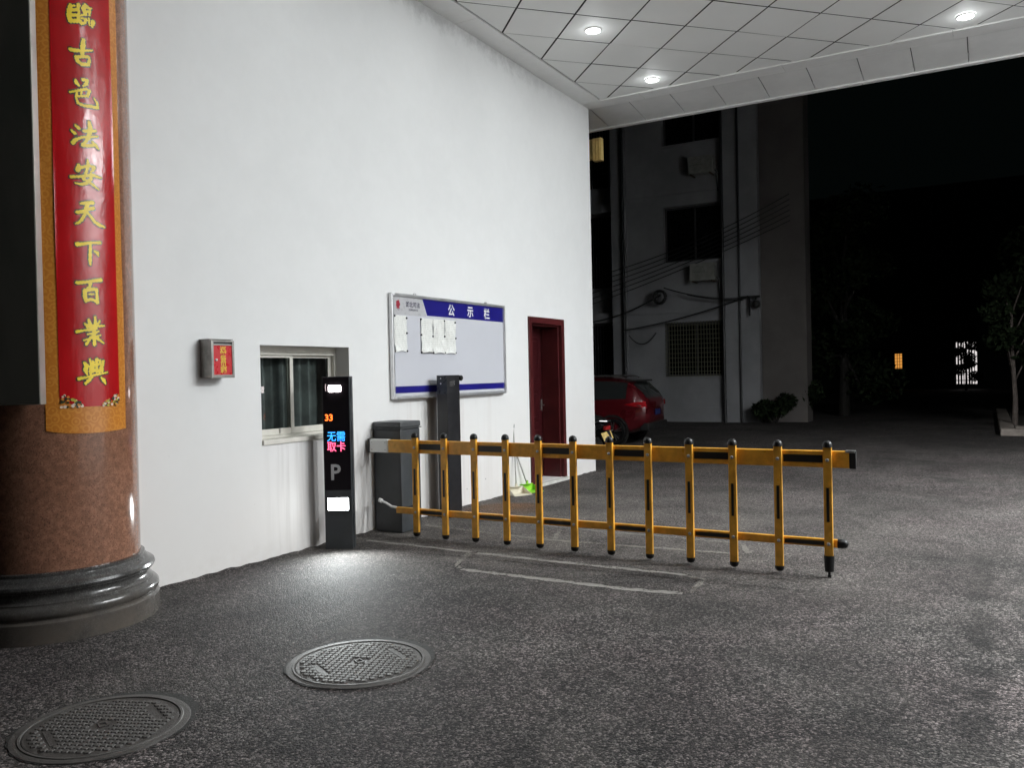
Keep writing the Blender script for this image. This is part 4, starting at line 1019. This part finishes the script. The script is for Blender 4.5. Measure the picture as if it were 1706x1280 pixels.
def tree(x, y, h, tr, cr, n, label, leaf, bark, seed, low=.42, size=.1, nb_=9):
    rnd = random.Random(seed); t = thing('tree', label, 'tree', (x, y, 0))
    m = MB(); top = (rnd.uniform(-.15, .15)*h*.2, rnd.uniform(-.1, .1)*h*.2, h*.8)
    m.tube([(0, 0, -.05), (.02, .01, h*.2), (top[0]*.4, top[1]*.4, h*.5), top], [tr*1.25, tr, tr*.75, tr*.2], 10)
    blobs = []
    for k in range(nb_):
        a = 2*PI*k/nb_*1.618*2; z = h*(low+.08+(.95-low)*(k+.5)/nb_); rr = cr*(1-.55*abs((k+.5)/nb_-.35))*rnd.uniform(.55, .85)
        c = (rr*math.cos(a)*.75, rr*math.sin(a)*.75, z); blobs.append((c, cr*rnd.uniform(.32, .5)))
        m.tube([(top[0]*.4, top[1]*.4, max(h*.3, z-h*.22)), (c[0]*.6, c[1]*.6, z-.05*h), c], [tr*.4, tr*.22, tr*.06], 6)
    m.build('trunk', bark, t, smooth=True)
    crown_mesh(blobs, n, size, rnd).build('crown', leaf, t)
    return t
tree(.45, 22.3, 3.4, .055, .85, 2600, 'small leafy tree with a pale trunk in the stone kerbed bed', M_LEAF, M_BARK2, 3, .40, .085, 10)
tree(1.2, 24.5, 4.6, .09, 1.4, 3000, 'taller dark tree behind the small tree in the kerbed bed', M_LEAF, M_BARK, 8, .35, .1, 10)
tree(-3.95, 27.5, 6.4, .14, 1.9, 6500, 'dark tall tree beside the corner of the dim building', M_LEAF, M_BARK, 5, .06, .10, 16)
tree(-1.30, 56.5, 3.5, .06, 1.0, 2600, 'slim tree standing in front of the lit doorway far away', M_LEAF2, M_BARK, 11, .1, .09, 8)
def shrub(x, y, r, h, n, label, seed):
    rnd = random.Random(seed); t = thing('shrub', label, 'shrub', (x, y, 0))
    blobs = [((rnd.uniform(-r, r)*.6, rnd.uniform(-r, r)*.6, h*rnd.uniform(.3, .75)), r*.55) for _ in range(7)]
    crown_mesh(blobs, n, .08, rnd).build('foliage', M_LEAF, t)
    m = MB()
    for c, _ in blobs: m.tube([(c[0]*.2, c[1]*.2, 0), c], [.02, .008], 5)
    m.build('stem', M_BARK, t)
shrub(-5.2, 23.6, .55, .9, 1500, 'low dark shrub at the foot of the dim building corner', 4)
shrub(-4.6, 24.9, .6, 1.5, 1400, 'taller dark shrub beside the dim side wall', 9)
kb = thing('planting_bed', 'pale stone kerbed planting bed at the right edge of the yard', 'planter', (2, 23, 0))
m = MB()
def kerb(y0_, y1_, x0_): m.box((x0_, y0_+.01, -.05), (x0_+.28, y1_-.01, .15), .03)
for k in range(9): kerb(20.6+k*1.0, 21.6+k*1.0, .14 - .004*k)
for k in range(5): m.box((.14+.01+k*.9, 20.3, -.05), (.14+.9-.01+k*.9, 20.585, .15), .03)
m.box((.42, 20.29, .15), (1.6, 20.75, .19), .02)
part(m, 'kerb', M_STONE, kb)
m = MB(); m.box((.43, 20.6, -.04), (4.6, 29.6, .09)); part(m, 'soil', M_SOIL, kb)

# ------------------------------------------------------------------ red car
def car():
    t = thing('parked_car', 'dark red hatchback parked beyond the end of the white wall', 'car', (-6.06, 16.0, 0), R(4))
    # local x: 0 at the tail, minus towards the nose; y: 0 near side, plus to the far side; width 1.62
    hw = .80; cyy = .80
    st = [  # x, zbottom, zbelt, zroof, half width low, half width roof
        (0.0, .50, .84, .88, .58, .52), (-.03, .42, .90, .96, .70, .56), (-.12, .36, .94, 1.10, .76, .58), (-.30, .26, .95, 1.28, .79, .585), (-.42, .24, .95, 1.335, .795, .59),
        (-.75, .24, .94, 1.375, .80, .60), (-1.3, .22, .93, 1.40, .80, .61), (-1.9, .22, .92, 1.39, .80, .61), (-2.35, .22, .91, 1.33, .80, .60), (-2.72, .22, .90, 1.10, .80, .585),
        (-2.98, .23, .89, .93, .795, .62), (-3.4, .24, .84, .87, .78, .58), (-3.75, .28, .74, .78, .72, .5), (-3.88, .36, .62, .68, .62, .42)]
    def ring(q):
        x, zb, zbelt, zr, wl, wr = q
        k = max(.02, zr-zbelt)
        half = [(0, zb), (wl*.86, zb), (wl*.965, zb+.06), (wl, zb+(zbelt-zb)*.38), (wl*1.0, zb+(zbelt-zb)*.68), (wl*.975, zbelt), (wl*.97-(wl*.97-wr)*.86, zbelt+k*.86), (wr*.86, zr-k*.02), (0, zr)]
        return [(x, -y, z) for y, z in half] + [(x, y, z) for y, z in reversed(half[1:-1])]
    rings = [ring(q) for q in st]; n = len(rings[0])
    body, glass = MB(), MB()
    bv = [[body.bm.verts.new((p[0], p[1]+cyy, p[2])) for p in r_] for r_ in rings]
    gl = [[glass.bm.verts.new((p[0], p[1]*1.004+cyy, p[2]+.002)) for p in r_] for r_ in rings]
    for i in range(len(rings)-1):
        for k in range(n):
            k2 = (k+1) % n; seg = k if k < n//2 else n-1-k
            q = (bv[i][k], bv[i][k2], bv[i+1][k2], bv[i+1][k])
            body.bm.faces.new(q)
            side_glass = seg == 5 and 4 <= i <= 8
            front = seg in (6, 7) and i in (8, 9); rear = seg in (6, 7) and i in (1, 2)
            if side_glass or front or rear: glass.bm.faces.new((gl[i][k], gl[i][k2], gl[i+1][k2], gl[i+1][k]))
    body.bm.faces.new(bv[0]); body.bm.faces.new(list(reversed(bv[-1])))
    bmesh.ops.recalc_face_normals(body.bm, faces=body.bm.faces)
    bmesh.ops.delete(glass.bm, geom=[v for v in glass.bm.verts if not v.link_faces], context='VERTS')
    M_CAR = simple('dark_red_car_paint', (.078, .004, .007), .25, .2, vary=.05, coat=1.0, even=True)
    o = body.build('body', M_CAR, t, smooth=True)
    glass.build('window', M_GLASS, t, smooth=True)
    m = MB(); m.box((-.50, .24, 1.300), (-.24, 1.36, 1.335), .012); m.build('spoiler', M_BLACK, t)
    for yy in (.23, 1.33):
        m = MB(); m.tube([(-2.3, yy, 1.355), (-2.2, yy, 1.415), (-1.3, yy, 1.435), (-.62, yy, 1.415), (-.50, yy, 1.37)], .018); m.build('roof_rail', M_ALU, t, smooth=True)
    M_TAIL = simple('red_tail_lamp', (.28, .006, .01), .12, vary=.05, coat=1.0)
    for sgn in (0, 1):
        m = MB(); pts = [(-.46, .0), (-.20, .045), (-.02, .06), (-.015, -.05), (-.16, -.06), (-.34, -.03)]
        yy0 = -.008 if sgn == 0 else 1.6-.03
        m.poly([(p[0], yy0+.012+(.08 if p[0] > -.1 else .0)*(1 if sgn == 0 else -1), .84+p[1]) for p in pts], (0, .05, 0)); m.build('tail_light', M_TAIL, t)
    M_TRIMB = M_BLACK
    m = MB(); m.box((-.16, .10, .30), (.035, 1.50, .46), .03); m.build('bumper', M_TRIMB, t)
    m = MB(); m.box((-1.52, -.012, .80), (-1.34, .006, .825), .005); m.build('door_handle', M_ALU, t)
    m = MB(); m.box((.02, .62, .60), (.03, .98, .72), .003); m.build('number_plate', simple('blue_plate', (.01, .02, .09), .4), t)
    for x in (-.70, -3.02):
        m = MB()
        m.lathe([(.345, 0), (.345, .012), (.30, .014)], seg=36, m=frame((x, -.004, .285), (1, 0, 0), (0, 0, 1))); m.build('wheel_arch', M_TRIMB, t)
        for yy, sg in ((.0, 1), (1.6, -1)):
            w_ = bpy.data.objects.new('wheel', None)
            mm = frame((x, yy-.012*sg, .28), (1, 0, 0), (0, 0, sg)) if sg == 1 else frame((x, yy+.012, .28), (-1, 0, 0), (0, 0, 1))
            m = MB(); m.lathe([(.20, -.02), (.215, .004), (.25, .012), (.272, .004), (.28, -.02), (.28, -.18), (.2, -.2)], seg=40, m=mm); wh = m.build('wheel', M_RUBBER, t, smooth=True)
            m = MB(); m.lathe([(.0005, -.05), (.19, -.05), (.198, .0), (.206, .006), (.21, .0)], seg=40, m=mm); m.build('rim_disc', simple('dark_rim', (.03, .03, .03), .4, .6), wh, smooth=True)
            m = MB()
            for k in range(5):
                for off in (-.16, .16):
                    a = 2*PI*k/5 + .3; a2 = a+off
                    m.poly([(.03*math.cos(a-.4), .03*math.sin(a-.4), -.006), (.03*math.cos(a+.4), .03*math.sin(a+.4), -.006), (.196*math.cos(a2+.06), .196*math.sin(a2+.06), .002), (.196*math.cos(a2-.06), .196*math.sin(a2-.06), .002)], (0, 0, .008), mm)
            m.build('spokes', M_ALU, wh)
            bpy.data.objects.remove(w_)
    return t
car()

# ------------------------------------------------------------------ scooter in front of the car
mo = thing('scooter', 'dark scooter with a yellow number plate poking out past the wall end', 'scooter', (-6.5, 13.5, 0))
def wheel(x):
    m = MB(); m.lathe([(.13, -.05), (.21, -.05), (.235, -.03), (.24, 0), (.235, .03), (.21, .05), (.13, .05)], seg=32, m=frame((x, 13.5, .24), (1, 0, 0), (0, 0, 1))); w_ = part(m, 'wheel', M_RUBBER, mo, smooth=True)
    m = MB(); m.lathe([(.0005, .02), (.05, .03), (.13, .045), (.13, -.045), (.05, -.03), (.0005, -.02)], seg=24, m=frame((x, 13.5, .24), (1, 0, 0), (0, 0, 1))); part(m, 'rim', M_ALU, w_)
wheel(-6.02); wheel(-7.20)
m = MB(); m.tube([(-7.05, 13.5, .5), (-6.85, 13.5, .30), (-6.45, 13.5, .30), (-6.25, 13.5, .48), (-5.90, 13.5, .60)], [.10, .13, .14, .13, .07], 14); m.tube([(-7.05, 13.5, .45), (-7.0, 13.5, .85)], [.10, .05], 12); part(m, 'body', simple('glossy_black_paint', (.012, .012, .013), .15, coat=1.0), mo, smooth=True)
m = MB(); m.tube([(-6.75, 13.5, .64), (-6.4, 13.5, .68), (-6.0, 13.5, .66), (-5.86, 13.5, .65)], [.06, .11, .10, .05], 14); part(m, 'seat', M_RUBBER, mo, smooth=True)
m = MB(); m.tube([(-6.15, 13.36, .60), (-5.90, 13.34, .66), (-5.80, 13.42, .655), (-5.80, 13.58, .655), (-5.90, 13.66, .66), (-6.15, 13.64, .60)], .012); part(m, 'grab_rail', M_ALU, mo, smooth=True)
m = MB(); m.tube([(-7.02, 13.22, .92), (-7.0, 13.36, .90), (-7.0, 13.64, .90), (-7.02, 13.78, .92)], .014); part(m, 'handlebar', M_BLACK, mo, smooth=True)
m = MB(); m.box((-5.86, 13.40, .50), (-5.80, 13.60, .57), .01); part(m, 'tail_lamp', simple('scooter_tail_lamp', (.3, .02, .02), .15), mo)
m = MB(); m.box((-.005, -.10, -.075), (.005, .10, .075), .003, Matrix.Translation((-5.80, 13.44, .40)) @ Matrix.Rotation(R(-25), 4, 'Y') @ Matrix.Rotation(R(-35), 4, 'Z')); part(m, 'number_plate', simple('yellow_plate', (.62, .42, .08), .4), mo)
m = MB(); m.tube([(-5.95, 13.5, .52), (-5.82, 13.5, .46), (-5.76, 13.5, .34)], [.06, .05, .035], 8); part(m, 'rear_mudguard', M_BLACK, mo)
m = MB(); m.tube([(-6.55, 13.36, .26), (-6.2, 13.35, .28), (-5.92, 13.34, .34)], [.03, .045, .05], 12); part(m, 'exhaust', M_ALU, mo, smooth=True)
